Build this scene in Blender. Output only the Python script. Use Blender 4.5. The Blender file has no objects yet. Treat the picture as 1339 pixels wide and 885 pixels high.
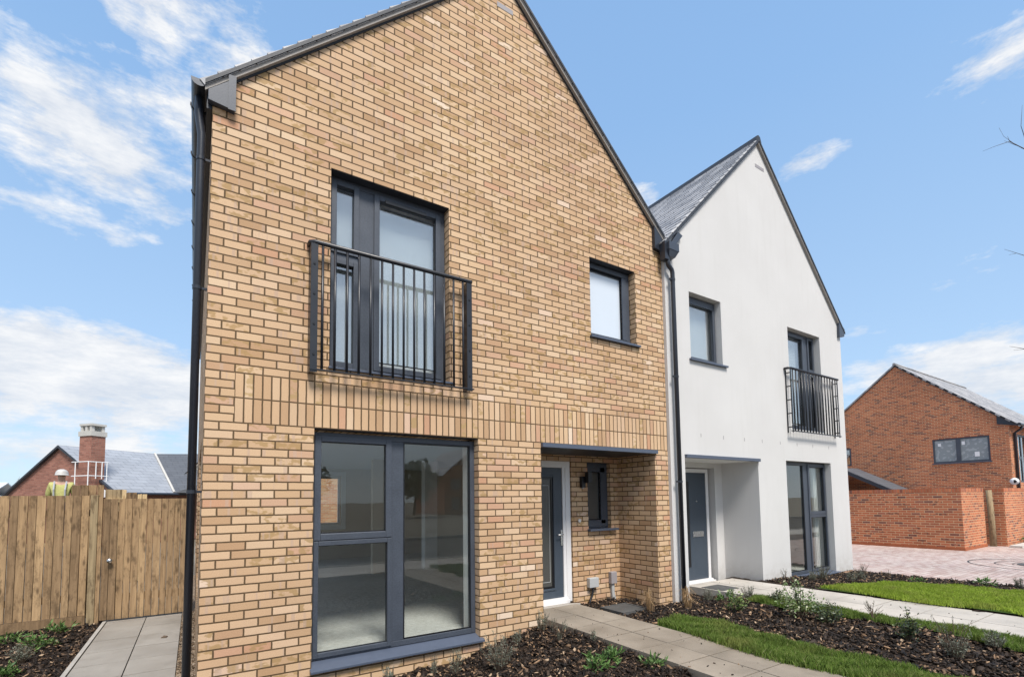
import bpy, bmesh, math, random
import numpy as np
from mathutils import Vector, Matrix
R = math.radians
scene = bpy.context.scene
COL = scene.collection

# ------------------------------------------------------------------ materials
class NT:
    def __init__(s, name):
        s.m = bpy.data.materials.new(name); s.m.use_nodes = True
        s.t = s.m.node_tree; s.t.nodes.clear()
        s.out = s.n('ShaderNodeOutputMaterial')
    def n(s, typ, **kw):
        nd = s.t.nodes.new(typ)
        for k, v in kw.items(): setattr(nd, k, v)
        return nd
    def l(s, a, b): s.t.links.new(a, b)
    def put(s, sock, v):
        if isinstance(v, bpy.types.NodeSocket): s.l(v, sock)
        elif v is not None: sock.default_value = v
    def math(s, op, a, b=None, c=None, clamp=False):
        nd = s.n('ShaderNodeMath', operation=op); nd.use_clamp = clamp
        for i, v in enumerate((a, b, c)):
            if v is not None: s.put(nd.inputs[i], v)
        return nd.outputs[0]
    def vec(s, x, y=0.0, z=0.0):
        nd = s.n('ShaderNodeCombineXYZ')
        for i, v in enumerate((x, y, z)): s.put(nd.inputs[i], v)
        return nd.outputs[0]
    def ramp(s, fac, stops, interp='LINEAR'):
        nd = s.n('ShaderNodeValToRGB'); cr = nd.color_ramp; cr.interpolation = interp
        while len(cr.elements) < len(stops): cr.elements.new(0.5)
        for e, (p, c) in zip(cr.elements, stops):
            e.position = p; e.color = (*c, 1) if len(c) == 3 else c
        s.put(nd.inputs[0], fac); return nd.outputs[0]
    def mix(s, fac, a, b, blend='MIX'):
        nd = s.n('ShaderNodeMix', data_type='RGBA', blend_type=blend)
        s.put(nd.inputs[0], fac)
        for i, v in ((6, a), (7, b)):
            if isinstance(v, tuple) and len(v) == 3: v = (*v, 1)
            s.put(nd.inputs[i], v)
        return nd.outputs[2]
    def noise(s, vec=None, scale=5, detail=4, rough=.55, dim='3D', out=0):
        nd = s.n('ShaderNodeTexNoise', noise_dimensions=dim)
        nd.inputs['Scale'].default_value = scale; nd.inputs['Detail'].default_value = detail
        nd.inputs['Roughness'].default_value = rough
        if vec is not None: s.l(vec, nd.inputs['Vector'])
        return nd.outputs[out]
    def white(s, v, out=0):
        nd = s.n('ShaderNodeTexWhiteNoise', noise_dimensions='3D'); s.l(v, nd.inputs['Vector']); return nd.outputs[out]
    def uv(s):
        return s.n('ShaderNodeUVMap').outputs[0]
    def geo(s, o): return s.n('ShaderNodeNewGeometry').outputs[o]
    def bsdf(s, col, rough=.6, metal=0.0, spec=.5, bump=None, bdist=.01, bstr=1.0, **kw):
        b = s.n('ShaderNodeBsdfPrincipled')
        if isinstance(col, tuple) and len(col) == 3: col = (*col, 1)
        s.put(b.inputs['Base Color'], col); s.put(b.inputs['Roughness'], rough)
        b.inputs['Metallic'].default_value = metal; b.inputs['Specular IOR Level'].default_value = spec
        for k, v in kw.items(): s.put(b.inputs[k], v)
        if bump is not None:
            bn = s.n('ShaderNodeBump'); bn.inputs['Distance'].default_value = bdist; bn.inputs['Strength'].default_value = bstr
            s.l(bump, bn.inputs['Height']); s.l(bn.outputs[0], b.inputs['Normal'])
        s.l(b.outputs[0], s.out.inputs[0]); return b

def brick_mat(name, stops, mortar, bw=.225, bh=.075, gap=.010, offset=.5, ou=0.0, ov=0.0, blotch=None, blotch_amt=.5,
              rough=.85, bdist=.005, mortar_noise=.35, drag=None):
    s = NT(name); uv = s.uv()
    wob = s.noise(uv, 14, 2, .5, '3D', 1)
    sv = s.n('ShaderNodeVectorMath', operation='MULTIPLY_ADD')
    s.l(wob, sv.inputs[0]); sv.inputs[1].default_value = (.0055, .004, 0); s.l(uv, sv.inputs[2])
    sp = s.n('ShaderNodeSeparateXYZ'); s.l(sv.outputs[0], sp.inputs[0])
    u = s.math('ADD', sp.outputs[0], 200 * bw - ou - .002); v = s.math('ADD', sp.outputs[1], 200 * bh - ov - .0015)
    vr = s.math('DIVIDE', v, bh); row = s.math('FLOOR', vr); fv = s.math('MULTIPLY', s.math('FRACT', vr), bh)
    off = s.math('MULTIPLY', s.math('MODULO', row, 2.0), offset)
    ur = s.math('ADD', s.math('DIVIDE', u, bw), off); colr = s.math('FLOOR', ur); fu = s.math('MULTIPLY', s.math('FRACT', ur), bw)
    d = s.math('MINIMUM', s.math('MINIMUM', fu, s.math('SUBTRACT', bw, fu)), s.math('MINIMUM', fv, s.math('SUBTRACT', bh, fv)))
    mr = s.n('ShaderNodeMapRange'); s.l(d, mr.inputs[0]); mr.inputs[1].default_value = gap / 2 - .0012; mr.inputs[2].default_value = gap / 2 + .0018
    mask = mr.outputs[0]
    idv = s.vec(colr, row, 3.3); rnd = s.white(idv); rnd3 = s.white(s.vec(row, colr, 9.1)); rnd4 = s.white(s.vec(colr, row, 17.7))
    c = s.ramp(rnd, stops, 'LINEAR')
    # cluster drift over the wall
    fine = s.noise(uv, 160, 3, .6)
    c = s.mix(.28, c, s.ramp(fine, [(.3, (.25, .25, .25)), (.7, (.75, .75, .75))]), 'OVERLAY')
    if blotch:
        bl = s.noise(s.vec(s.math('ADD', sp.outputs[0], s.math('MULTIPLY', rnd3, 40.)), s.math('ADD', s.math('MULTIPLY', sp.outputs[1], 1.6), s.math('MULTIPLY', rnd, 31.))), 11, 2, .5)
        m2 = s.math('MULTIPLY', s.math('GREATER_THAN', rnd3, 1 - blotch_amt), s.ramp(bl, [(.49, (0, 0, 0)), (.555, (1, 1, 1))]))
        c = s.mix(s.math('MULTIPLY', m2, .75), c, blotch)
    if drag:
        dr = s.noise(s.vec(s.math('ADD', sp.outputs[0], s.math('MULTIPLY', rnd4, 55.)), s.math('MULTIPLY', row, 3.7)), 22, 1, .4)
        m3 = s.math('MULTIPLY', s.math('GREATER_THAN', rnd4, .55), s.ramp(dr, [(.60, (0, 0, 0)), (.64, (1, 1, 1))]))
        c = s.mix(s.math('MULTIPLY', m3, .55), c, drag)
    mcol = s.mix(mortar_noise, mortar, s.noise(uv, 60, 3), 'OVERLAY')
    c = s.mix(mask, mcol, c)
    big = s.noise(uv, .55, 3)
    c = s.mix(.38, c, s.ramp(big, [(.3, (.36, .36, .36)), (.7, (.64, .64, .64))]), 'OVERLAY')
    h = s.math('ADD', mask, s.math('MULTIPLY', fine, .22))
    h = s.math('ADD', h, s.math('MULTIPLY', rnd4, .12))
    s.bsdf(c, rough, spec=.25, bump=h, bdist=bdist)
    return s.m

def simple(name, col, rough=.5, metal=0, spec=.5, nscale=40, namt=.12, bdist=.001, bump=True, coord='uv'):
    s = NT(name); vec = s.uv() if coord == 'uv' else s.geo('Position')
    nz = s.noise(vec, nscale, 4); n2 = s.noise(vec, nscale * .06, 3)
    c = s.mix(namt, (*col, 1), s.ramp(nz, [(.3, (.2, .2, .2)), (.7, (.8, .8, .8))]), 'OVERLAY')
    c = s.mix(namt, c, s.ramp(n2, [(.3, (.3, .3, .3)), (.7, (.7, .7, .7))]), 'OVERLAY')
    rg = s.n('ShaderNodeMapRange'); s.l(n2, rg.inputs[0]); rg.inputs[3].default_value = max(.02, rough - .08); rg.inputs[4].default_value = min(1, rough + .08)
    s.bsdf(c, rg.outputs[0], metal, spec, nz if bump else None, bdist)
    return s.m

BUFF = [(0.0, (.450, .282, .160)), (.14, (.555, .372, .222)), (.40, (.605, .418, .262)), (.56, (.525, .343, .203)), (.72, (.635, .458, .303)), (.86, (.440, .272, .150)),
        (.94, (.540, .340, .226)), (.98, (.515, .285, .170)), (1.0, (.70, .550, .415))]
Zs = 2.17
M = {}
M['buff'] = brick_mat('buff_brick', BUFF, (.115, .073, .038), ov=Zs % .075, blotch=(.36, .23, .10), blotch_amt=.26, drag=(.47, .335, .255), gap=.0115)
M['soldier'] = brick_mat('buff_brick_soldier', BUFF, (.115, .073, .038), bw=.075, bh=.225, offset=0.0, ou=0.0, ov=Zs % .225, blotch=(.40, .27, .12), blotch_amt=.12, gap=.0115)
RED = [(0, (.37, .118, .058)), (.3, (.52, .175, .084)), (.55, (.46, .148, .074)), (.72, (.57, .21, .10)), (.84, (.31, .105, .065)), (.93, (.19, .085, .068)), (1, (.46, .16, .09))]
M['red'] = brick_mat('red_brick', RED, (.62, .45, .27), blotch=(.12, .06, .05), blotch_amt=.15, gap=.0125, bdist=.004)
RED2 = [(0, (.24, .105, .078)), (.4, (.33, .145, .105)), (.7, (.37, .17, .125)), (1, (.28, .125, .095))]
M['red_far'] = brick_mat('weathered_red_brick', RED2, (.30, .22, .17))
ORG = [(0, (.40, .17, .08)), (.4, (.5, .24, .12)), (.7, (.55, .34, .2)), (1, (.42, .2, .1))]
M['orange'] = brick_mat('orange_brick', ORG, (.5, .42, .32))
PAV = [(0, (.38, .27, .235)), (.3, (.47, .37, .33)), (.6, (.52, .44, .395)), (.8, (.40, .295, .26)), (1, (.50, .40, .37))]
M['paver'] = brick_mat('clay_paver', PAV, (.19, .15, .13), bw=.2, bh=.1, gap=.007, rough=.75, bdist=.003)
SLT = [(0, (.075, .080, .09)), (.4, (.11, .115, .125)), (.7, (.145, .15, .16)), (1, (.09, .095, .105))]
def slate(name, bw=.3, bh=.2, rough=.42, k=1.0, tint=(1, 1, 1), flat=False):
    st = [(p, tuple(min(1, c * k * t) for c, t in zip(cc, tint))) for p, cc in (SLT if not flat else [(0, (.098, .102, .11)), (1, (.116, .12, .128))])]
    return brick_mat(name, st, (.03, .03, .033), bw=bw, bh=bh, gap=.008, rough=rough, bdist=.006)
M['slate'] = slate('roof_slate', bw=.3, bh=.6, rough=.30, k=4.2, tint=(1.05, 1, .94))
M['slate_sunlit'] = slate('sunlit_roof_slate', .6, .30, .5, 2.9, (.98, 1, 1.02), flat=True)  # sunlit silver of the distant right-hand slope painted into the slate colour
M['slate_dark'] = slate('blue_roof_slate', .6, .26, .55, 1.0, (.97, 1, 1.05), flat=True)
M['tile_grey'] = slate('grey_roof_tile', .3, .2, .6, 2.6, (1.08, 1.0, .92))

def render_mat():
    s = NT('white_render'); uv = s.uv()
    f = s.noise(uv, 260, 4, .7); g = s.noise(uv, 1.1, 4, .55); st = s.noise(s.vec(s.math('MULTIPLY', uvx(s, uv), 5.0), s.math('MULTIPLY', uvy(s, uv), .35)), 1.6, 4, .6)
    c = s.mix(.10, (.60, .588, .575, 1), s.ramp(g, [(.3, (.3, .3, .3)), (.7, (.7, .7, .7))]), 'OVERLAY')
    c = s.mix(s.math('MULTIPLY', s.ramp(st, [(.52, (0, 0, 0)), (.8, (1, 1, 1))]), .30), c, (.52, .505, .48))
    low = s.n('ShaderNodeMapRange'); s.l(uvy(s, uv), low.inputs[0]); low.inputs[1].default_value = .32; low.inputs[2].default_value = -.08
    c = s.mix(s.math('MULTIPLY', s.math('MULTIPLY', low.outputs[0], s.ramp(s.noise(uv, 7, 5, .7), [(.36, (0, 0, 0)), (.66, (1, 1, 1))])), .5), c, (.34, .30, .25))
    c = s.mix(.08, c, f, 'OVERLAY')
    s.bsdf(c, .9, spec=.2, bump=f, bdist=.0035)
    return s.m
def uvx(s, uv):
    sp = s.n('ShaderNodeSeparateXYZ'); s.l(uv, sp.inputs[0]); return sp.outputs[0]
def uvy(s, uv):
    sp = s.n('ShaderNodeSeparateXYZ'); s.l(uv, sp.inputs[0]); return sp.outputs[1]
M['render'] = render_mat()
M['frame'] = simple('anthracite_frame', (.055, .065, .084), .44, 0, .5, 60, .30, .0006)
M['sill'] = simple('anthracite_sill', (.075, .092, .130), .34, 0, .5, 220, .10, .0004)
M['pvc'] = simple('black_rainwater_plastic', (.022, .026, .036), .32, 0, .5, 60, .08, .0003)
M['gutterbox'] = simple('slate_grey_eaves_trim', (.045, .055, .075), .36, 0, .5, 60, .08, .0003)
M['rail'] = simple('black_painted_steel', (.016, .018, .024), .38, 0, .5, 120, .12, .0004)
M['upvc'] = simple('white_plastic', (.72, .71, .71), .4, 0, .5, 60, .04, .0003)
M['door'] = simple('grey_blue_door', (.050, .066, .088), .42, 0, .5, 180, .14, .0006)
M['chrome'] = simple('brushed_metal', (.62, .62, .62), .28, 1, .5, 200, .1, .0002)
M['grey_plastic'] = simple('grey_plastic', (.42, .43, .43), .5, 0, .5, 80, .06, .0003)
M['mid_plastic'] = simple('dull_grey_plastic', (.30, .28, .29), .55, 0, .5, 80, .06, .0003)
M['verge'] = simple('grey_verge_board', (.30, .275, .25), .6, 0, .4, 50, .25, .002)
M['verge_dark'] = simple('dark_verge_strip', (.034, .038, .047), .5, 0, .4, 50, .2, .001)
M['black'] = simple('black_plastic', (.010, .010, .012), .35, 0, .5, 60, .1, .0003)
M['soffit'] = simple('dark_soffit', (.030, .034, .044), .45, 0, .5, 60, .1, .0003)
M['plaster'] = simple('plain_plaster', (.58, .51, .43), .9, 0, .2, 30, .08, .001)
M['plaster_white'] = simple('white_plaster', (.82, .81, .79), .9, 0, .2, 30, .05, .001)
M['ceiling'] = simple('white_ceiling', (.8, .8, .79), .9, 0, .2, 30, .04, .001)
M['screed'] = simple('grey_floor_screed', (.62, .61, .59), .6, 0, .3, 18, .35, .001)
M['blind'] = simple('white_blind', (.86, .90, .94), .8, 0, .3, 20, .04, .001)
M['stone'] = simple('pale_stone', (.52, .50, .46), .7, 0, .3, 30, .2, .002)
M['white_paint'] = simple('white_paint', (.8, .8, .8), .5, 0, .4, 30, .05, .001)
M['cream_board'] = brick_mat('cream_boarding', [(0, (.62, .57, .47)), (1, (.68, .63, .53))], (.3, .27, .22), bw=6, bh=.18, gap=.012, rough=.6)
M['iron'] = simple('weathered_iron', (.085, .085, .083), .7, .1, .4, 70, .4, .004)
M['hivis'] = simple('hi_vis_cloth', (.40, .39, .15), .75, 0, .2, 40, .25, .004, coord='pos')
M['cloth_dark'] = simple('navy_trousers', (.03, .035, .05), .9, 0, .2, 40, .2, .004, coord='pos')
M['skin'] = simple('skin', (.5, .32, .24), .6, 0, .3, 40, .08, .001, coord='pos')
M['grey_tape'] = simple('reflective_tape', (.45, .46, .48), .3, .2, .5, 40, .1, .001, coord='pos')
M['curtain'] = simple('white_curtain', (.78, .78, .76), .85, 0, .2, 20, .06, .002)

def glass_mat(name, base, power=4.0, tint=(.94, .96, .95), rough=.0, mx=1.0):
    s = NT(name)
    lw = s.n('ShaderNodeLayerWeight'); lw.inputs[0].default_value = .5
    f = s.math('POWER', lw.outputs['Facing'], power)
    f = s.math('MULTIPLY_ADD', f, mx - base, base)
    t = s.n('ShaderNodeBsdfTransparent'); t.inputs[0].default_value = (*tint, 1)
    g = s.n('ShaderNodeBsdfGlossy'); g.inputs['Roughness'].default_value = rough
    nz = s.noise(s.geo('Position'), 1.3, 2); bn = s.n('ShaderNodeBump'); bn.inputs['Distance'].default_value = .003; bn.inputs['Strength'].default_value = .35
    s.l(nz, bn.inputs['Height']); s.l(bn.outputs[0], g.inputs['Normal'])
    m = s.n('ShaderNodeMixShader'); s.l(f, m.inputs[0]); s.l(t.outputs[0], m.inputs[1]); s.l(g.outputs[0], m.inputs[2])
    s.l(m.outputs[0], s.out.inputs[0]); return s.m
M['glass'] = glass_mat('window_glass', .062, 3.3, mx=.85)
M['glass_up'] = glass_mat('coated_window_glass', .30, 3.0, mx=.9)
def frosted():
    s = NT('obscured_glass'); nz = s.noise(s.uv(), 90, 2)
    s.bsdf((.60, .66, .73), .16, spec=.9, bump=nz, bdist=.0008); return s.m
M['frosted'] = frosted()
def frosted_dark():
    s = NT('obscured_dark_glass'); nz = s.noise(s.uv(), 200, 2)
    s.bsdf((.075, .075, .07), .25, spec=.6, bump=nz, bdist=.001); return s.m
M['frost_dark'] = frosted_dark()

def wood_mat(name, cols, dark=(.07, .045, .025)):
    s = NT(name); uv = s.uv(); rp = s.geo('Random Per Island')
    x = uvx(s, uv); y = uvy(s, uv)
    sh = s.math('MULTIPLY', rp, 37.0)
    gv = s.vec(s.math('MULTIPLY_ADD', x, 22.0, sh), s.math('MULTIPLY_ADD', y, 1.1, sh), 0.0)
    g = s.noise(gv, 1.6, 5, .6)
    base = s.ramp(rp, cols)
    c = s.mix(.55, base, s.ramp(g, [(.3, (.22, .2, .18)), (.52, (.5, .5, .5)), (.72, (.74, .74, .72))]), 'OVERLAY')
    vo = s.n('ShaderNodeTexVoronoi'); vo.inputs['Scale'].default_value = 1.0
    s.l(s.vec(s.math('MULTIPLY_ADD', x, 11.0, sh), s.math('MULTIPLY_ADD', y, 3.6, sh), 0.0), vo.inputs['Vector'])
    kn = s.ramp(vo.outputs['Distance'], [(.0, (1, 1, 1)), (.10, (.8, .8, .8)), (.24, (0, 0, 0))])
    c = s.mix(s.math('MULTIPLY', kn, .8), c, dark)
    st = s.noise(s.vec(s.math('MULTIPLY_ADD', x, 5.0, sh), s.math('MULTIPLY_ADD', y, 1.7, sh), 0.0), 2.2, 5, .7)
    c = s.mix(s.math('MULTIPLY', s.ramp(st, [(.50, (0, 0, 0)), (.64, (1, 1, 1))]), .62), c, dark)
    s.bsdf(c, .8, spec=.2, bump=s.math('ADD', g, s.math('MULTIPLY', kn, -.4)), bdist=.004)
    return s.m
M['fence'] = wood_mat('weathered_fence_timber', [(0, (.27, .178, .098)), (.35, (.37, .248, .138)), (.6, (.20, .132, .075)), (.8, (.43, .290, .160)), (1, (.29, .190, .104))])
M['fence_grey'] = wood_mat('grey_green_fence_timber', [(0, (.29, .225, .13)), (.5, (.33, .25, .15)), (1, (.26, .205, .125))])
M['timber_light'] = wood_mat('fresh_pale_timber', [(0, (.52, .38, .2)), (1, (.6, .46, .27))], (.35, .22, .1))

def slab_mat(name, col, k=.25):
    s = NT(name); uv = s.uv(); rp = s.geo('Random Per Island')
    n1 = s.noise(uv, 1.6, 5, .6); n2 = s.noise(uv, 180, 3, .7); n3 = s.noise(uv, 7, 4, .6)
    c = s.mix(.5, (*col, 1), s.ramp(rp, [(0, (.44, .44, .44)), (1, (.56, .56, .56))]), 'OVERLAY')
    c = s.mix(k, c, s.ramp(n1, [(.35, (.25, .24, .22)), (.65, (.72, .72, .72))]), 'OVERLAY')
    c = s.mix(.30, c, n2, 'OVERLAY')
    c = s.mix(s.math('MULTIPLY', s.ramp(n3, [(.55, (0, 0, 0)), (.75, (1, 1, 1))]), .25), c, tuple(x * .55 for x in col))
    s.bsdf(c, s.ramp(n1, [(.35, (.55, .55, .55)), (.65, (.8, .8, .8))]), spec=.4, bump=n2, bdist=.002)
    return s.m
M['slab'] = slab_mat('concrete_slab', (.255, .218, .175), .4)
M['slab_pale'] = slab_mat('pale_concrete_slab', (.45, .415, .37))
M['slab_side'] = slab_mat('grey_side_slab', (.275, .255, .228))  # even grey base colour, a little lighter than the front path slabs
M['asphalt'] = simple('asphalt', (.055, .055, .057), .85, 0, .3, 90, .4, .006)
M['edging'] = simple('concrete_edging', (.36, .34, .31), .85, 0, .3, 60, .3, .003)

def soil_mat():
    s = NT('dark_bark_soil'); p = s.geo('Position'); n = s.noise(p, 30, 6, .7); n2 = s.noise(p, 4, 3)
    c = s.ramp(n, [(.35, (.012, .009, .007)), (.55, (.035, .024, .018)), (.75, (.075, .05, .035))])
    s.bsdf(c, .95, spec=.15, bump=n, bdist=.03); return s.m
M['soil'] = soil_mat()
def turf_mat():
    s = NT('turf'); p = s.geo('Position'); n = s.noise(p, 60, 5, .7)
    s.bsdf(s.ramp(n, [(.3, (.03, .05, .012)), (.7, (.07, .12, .025))]), .9, spec=.1, bump=n, bdist=.02); return s.m
M['turf'] = turf_mat()
def gravel_mat():
    s = NT('gravel'); vo = s.n('ShaderNodeTexVoronoi'); vo.inputs['Scale'].default_value = 55; s.l(s.geo('Position'), vo.inputs['Vector'])
    w = s.white(vo.outputs['Color'])
    c = s.ramp(w, [(0, (.12, .08, .05)), (.5, (.3, .21, .13)), (1, (.5, .42, .33))])
    s.bsdf(c, .8, bump=s.math('SUBTRACT', 1.0, vo.outputs['Distance']), bdist=.02); return s.m
M['gravel'] = gravel_mat()
def ground_mat():
    s = NT('open_ground'); p = s.geo('Position'); n = s.noise(p, .25, 6, .65); n2 = s.noise(p, 20, 4)
    c = s.ramp(n, [(.35, (.16, .14, .11)), (.6, (.22, .2, .17)), (.75, (.09, .11, .04))])
    s.bsdf(c, .95, spec=.1, bump=n2, bdist=.02); return s.m
M['ground'] = ground_mat()
def island_mat(name, stops, rough=.75, spec=.25, trans=0.0, nscale=60):
    s = NT(name); rp = s.geo('Random Per Island'); c = s.ramp(rp, stops)
    n = s.noise(s.geo('Position'), nscale, 3)
    c = s.mix(.35, c, s.ramp(n, [(.3, (.25, .25, .25)), (.7, (.75, .75, .75))]), 'OVERLAY')
    if name.endswith('lawn_grass') or name == 'lawn_grass':
        n5 = s.noise(s.geo('Position'), 1.9, 4, .6); c = s.mix(s.math('MULTIPLY', s.ramp(n5, [(.50, (0, 0, 0)), (.72, (1, 1, 1))]), .55), c, (.34, .33, .11))
    b = s.bsdf(c, rough, spec=spec, bump=n if trans == 0 else None, bdist=.004)
    if trans:
        t = s.n('ShaderNodeBsdfTranslucent'); s.l(c, t.inputs[0]); m = s.n('ShaderNodeMixShader'); m.inputs[0].default_value = trans
        s.l(b.outputs[0], m.inputs[1]); s.l(t.outputs[0], m.inputs[2]); s.l(m.outputs[0], s.out.inputs[0])
    return s.m
M['bark'] = island_mat('bark_chip', [(0, (.010, .008, .007)), (.48, (.021, .015, .012)), (.68, (.041, .029, .022)), (.82, (.085, .056, .038)), (.91, (.18, .112, .066)), (.96, (.31, .195, .115)), (1, (.42, .31, .21))], .65, .22)
M['grass'] = island_mat('lawn_grass', [(0, (.10, .165, .03)), (.4, (.155, .24, .045)), (.75, (.21, .30, .065)), (.93, (.27, .35, .10)), (1, (.36, .33, .17))], .6, .2, .35, 3)
M['grass_sunlit'] = island_mat('sunlit_lawn_grass', [(0, (.23, .32, .04)), (.4, (.31, .42, .05)), (.75, (.37, .49, .065)), (.95, (.39, .49, .08)), (1, (.45, .42, .18))], .6, .2, .35, 1.4)  # sunlight on the right lawn painted in as a brighter grass colour
M['lav'] = island_mat('grey_green_leaf', [(0, (.12, .14, .095)), (.4, (.18, .20, .15)), (.75, (.26, .28, .22)), (1, (.36, .37, .31))], .7, .2, .2)
M['leaf'] = island_mat('green_leaf', [(0, (.045, .09, .025)), (.4, (.10, .165, .04)), (.75, (.19, .26, .08)), (1, (.36, .40, .17))], .4, .5, .2)
M['leaf_dark'] = island_mat('dark_leaf', [(0, (.025, .04, .02)), (.5, (.055, .08, .04)), (.85, (.11, .14, .065)), (1, (.24, .26, .10))], .35, .5, .15)
M['leaf_var'] = island_mat('pale_variegated_leaf', [(0, (.07, .13, .04)), (.4, (.15, .23, .08)), (.7, (.28, .35, .17)), (.9, (.50, .53, .35)), (1, (.62, .62, .5))], .45, .4, .2)
M['weed'] = island_mat('bright_weed_leaf', [(0, (.05, .11, .03)), (.5, (.10, .19, .05)), (1, (.19, .29, .09))], .5, .4, .2)
M['straw'] = island_mat('dry_grass', [(0, (.30, .19, .09)), (.5, (.42, .28, .15)), (1, (.52, .38, .23))], .8, .15, .2)
M['stem'] = island_mat('woody_stem', [(0, (.07, .05, .035)), (1, (.14, .10, .07))])
M['twig'] = island_mat('bare_twig', [(0, (.06, .05, .045)), (1, (.11, .09, .075))])
M['treefar'] = island_mat('hazy_winter_trees', [(0, (.20, .20, .19)), (.6, (.26, .25, .24)), (1, (.32, .31, .29))], .9, .1)
M['leaf_tree'] = island_mat('tree_leaf', [(0, (.08, .10, .06)), (.6, (.13, .16, .09)), (1, (.20, .23, .13))], .6, .3)

# ------------------------------------------------------------------ mesh building
class MB:
    def __init__(s): s.v = []; s.f = []; s.uv = []
    def face(s, pts, uv=None):
        i = len(s.v); s.v += [tuple(p) for p in pts]; s.f.append(list(range(i, i + len(pts)))); s.uv.append(uv)
    def box(s, x0, x1, y0, y1, z0, z1, skip=''):
        p = [(x0, y0, z0), (x1, y0, z0), (x1, y1, z0), (x0, y1, z0), (x0, y0, z1), (x1, y0, z1), (x1, y1, z1), (x0, y1, z1)]
        s.hexa(p, skip=skip)
    def hexa(s, p, uvs=None, skip=''):
        i = len(s.v); s.v += [tuple(q) for q in p]
        F = [('b', (0, 3, 2, 1)), ('t', (4, 5, 6, 7)), ('f', (0, 1, 5, 4)), ('r', (1, 2, 6, 5)), ('k', (2, 3, 7, 6)), ('l', (3, 0, 4, 7))]
        for n, f in F:
            if n in skip: continue
            s.f.append([i + k for k in f]); s.uv.append([uvs[k] for k in f] if uvs else None)
    def prism(s, poly, y0, y1):      # poly in (x,z) anticlockwise seen from -Y
        n = len(poly); i = len(s.v)
        s.v += [(x, y0, z) for x, z in poly] + [(x, y1, z) for x, z in poly]
        s.f.append([i + k for k in range(n)]); s.uv.append(None)
        s.f.append([i + n + k for k in reversed(range(n))]); s.uv.append(None)
        for k in range(n):
            k2 = (k + 1) % n; s.f.append([i + k, i + n + k, i + n + k2, i + k2]); s.uv.append(None)
    def ring(s, x0, x1, z0, z1, w, y0, y1, wt=None, wb=None):
        wt = wt or w; wb = wb or w
        s.box(x0, x0 + w, y0, y1, z0, z1); s.box(x1 - w, x1, y0, y1, z0, z1)
        s.box(x0 + w, x1 - w, y0, y1, z1 - wt, z1); s.box(x0 + w, x1 - w, y0, y1, z0, z0 + wb)
    def tube(s, pts, r, n=10, cap=True):
        pts = [Vector(p) for p in pts]; rr = r if isinstance(r, (list, tuple)) else [r] * len(pts)
        base = len(s.v); prev = None
        for k, p in enumerate(pts):
            d = (pts[min(k + 1, len(pts) - 1)] - pts[max(k - 1, 0)]).normalized()
            if prev is None:
                a = d.orthogonal().normalized()
            else:
                a = (prev - d * prev.dot(d)).normalized()
            prev = a; b = d.cross(a)
            for j in range(n):
                t = 2 * math.pi * j / n; s.v.append(tuple(p + (a * math.cos(t) + b * math.sin(t)) * rr[k]))
        for k in range(len(pts) - 1):
            for j in range(n):
                j2 = (j + 1) % n; s.f.append([base + k * n + j, base + k * n + j2, base + (k + 1) * n + j2, base + (k + 1) * n + j]); s.uv.append(None)
        if cap:
            s.f.append([base + j for j in reversed(range(n))]); s.uv.append(None)
            s.f.append([base + (len(pts) - 1) * n + j for j in range(n)]); s.uv.append(None)
    def grid(s, xs, zs, solid, y0, y1):   # wall of cells with openings; inner faces dropped
        nx, nz = len(xs) - 1, len(zs) - 1
        ok = [[solid((xs[i] + xs[i + 1]) / 2, (zs[j] + zs[j + 1]) / 2) for j in range(nz)] for i in range(nx)]
        g = lambda i, j: 0 <= i < nx and 0 <= j < nz and ok[i][j]
        for i in range(nx):
            for j in range(nz):
                if not ok[i][j]: continue
                sk = ('l' if g(i - 1, j) else '') + ('r' if g(i + 1, j) else '') + ('b' if g(i, j - 1) else '') + ('t' if g(i, j + 1) else '')
                s.box(xs[i], xs[i + 1], y0, y1, zs[j], zs[j + 1], sk)
    def build(s, name, mat, parent=None, smooth=False, bevel=0):
        me = bpy.data.meshes.new(name); me.from_pydata(s.v, [], s.f); me.update()
        uvl = me.uv_layers.new(name='UVMap'); k = 0; buf = np.zeros(len(me.loops) * 2, np.float32)
        V = s.v
        for pi, po in enumerate(me.polygons):
            n = po.normal; ax = max(range(3), key=lambda q: abs(n[q])); u = s.uv[pi]
            for q, vi in enumerate(s.f[pi]):
                if u: a, b = u[q]
                else:
                    x, y, z = V[vi]; a, b = ((y, z), (x, z), (x, y))[ax]
                buf[k] = a; buf[k + 1] = b; k += 2
        uvl.data.foreach_set('uv', buf)
        if parent is not None:
            o = parent
            off = Vector((0, 0, 0))
            while o is not None: off += o.location; o = o.parent
            me.transform(Matrix.Translation(-off))
        if smooth:
            for po in me.polygons: po.use_smooth = True
        me.materials.append(mat if not isinstance(mat, str) else M[mat])
        ob = bpy.data.objects.new(name, me); COL.objects.link(ob)
        if parent is not None: ob.parent = parent
        if bevel:
            b = ob.modifiers.new('bevel', 'BEVEL'); b.width = bevel; b.segments = 2; b.limit_method = 'ANGLE'
        return ob

def tag(o, label=None, cat=None, group=None, kind=None):
    if label: o['label'] = label
    if cat: o['category'] = cat
    if group: o['group'] = group
    if kind: o['kind'] = kind
    return o
def thing(name, label, cat, loc=(0, 0, 0), group=None):
    o = bpy.data.objects.new(name, None); COL.objects.link(o); o.location = loc; o.empty_display_size = .2
    return tag(o, label, cat, group)

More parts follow.
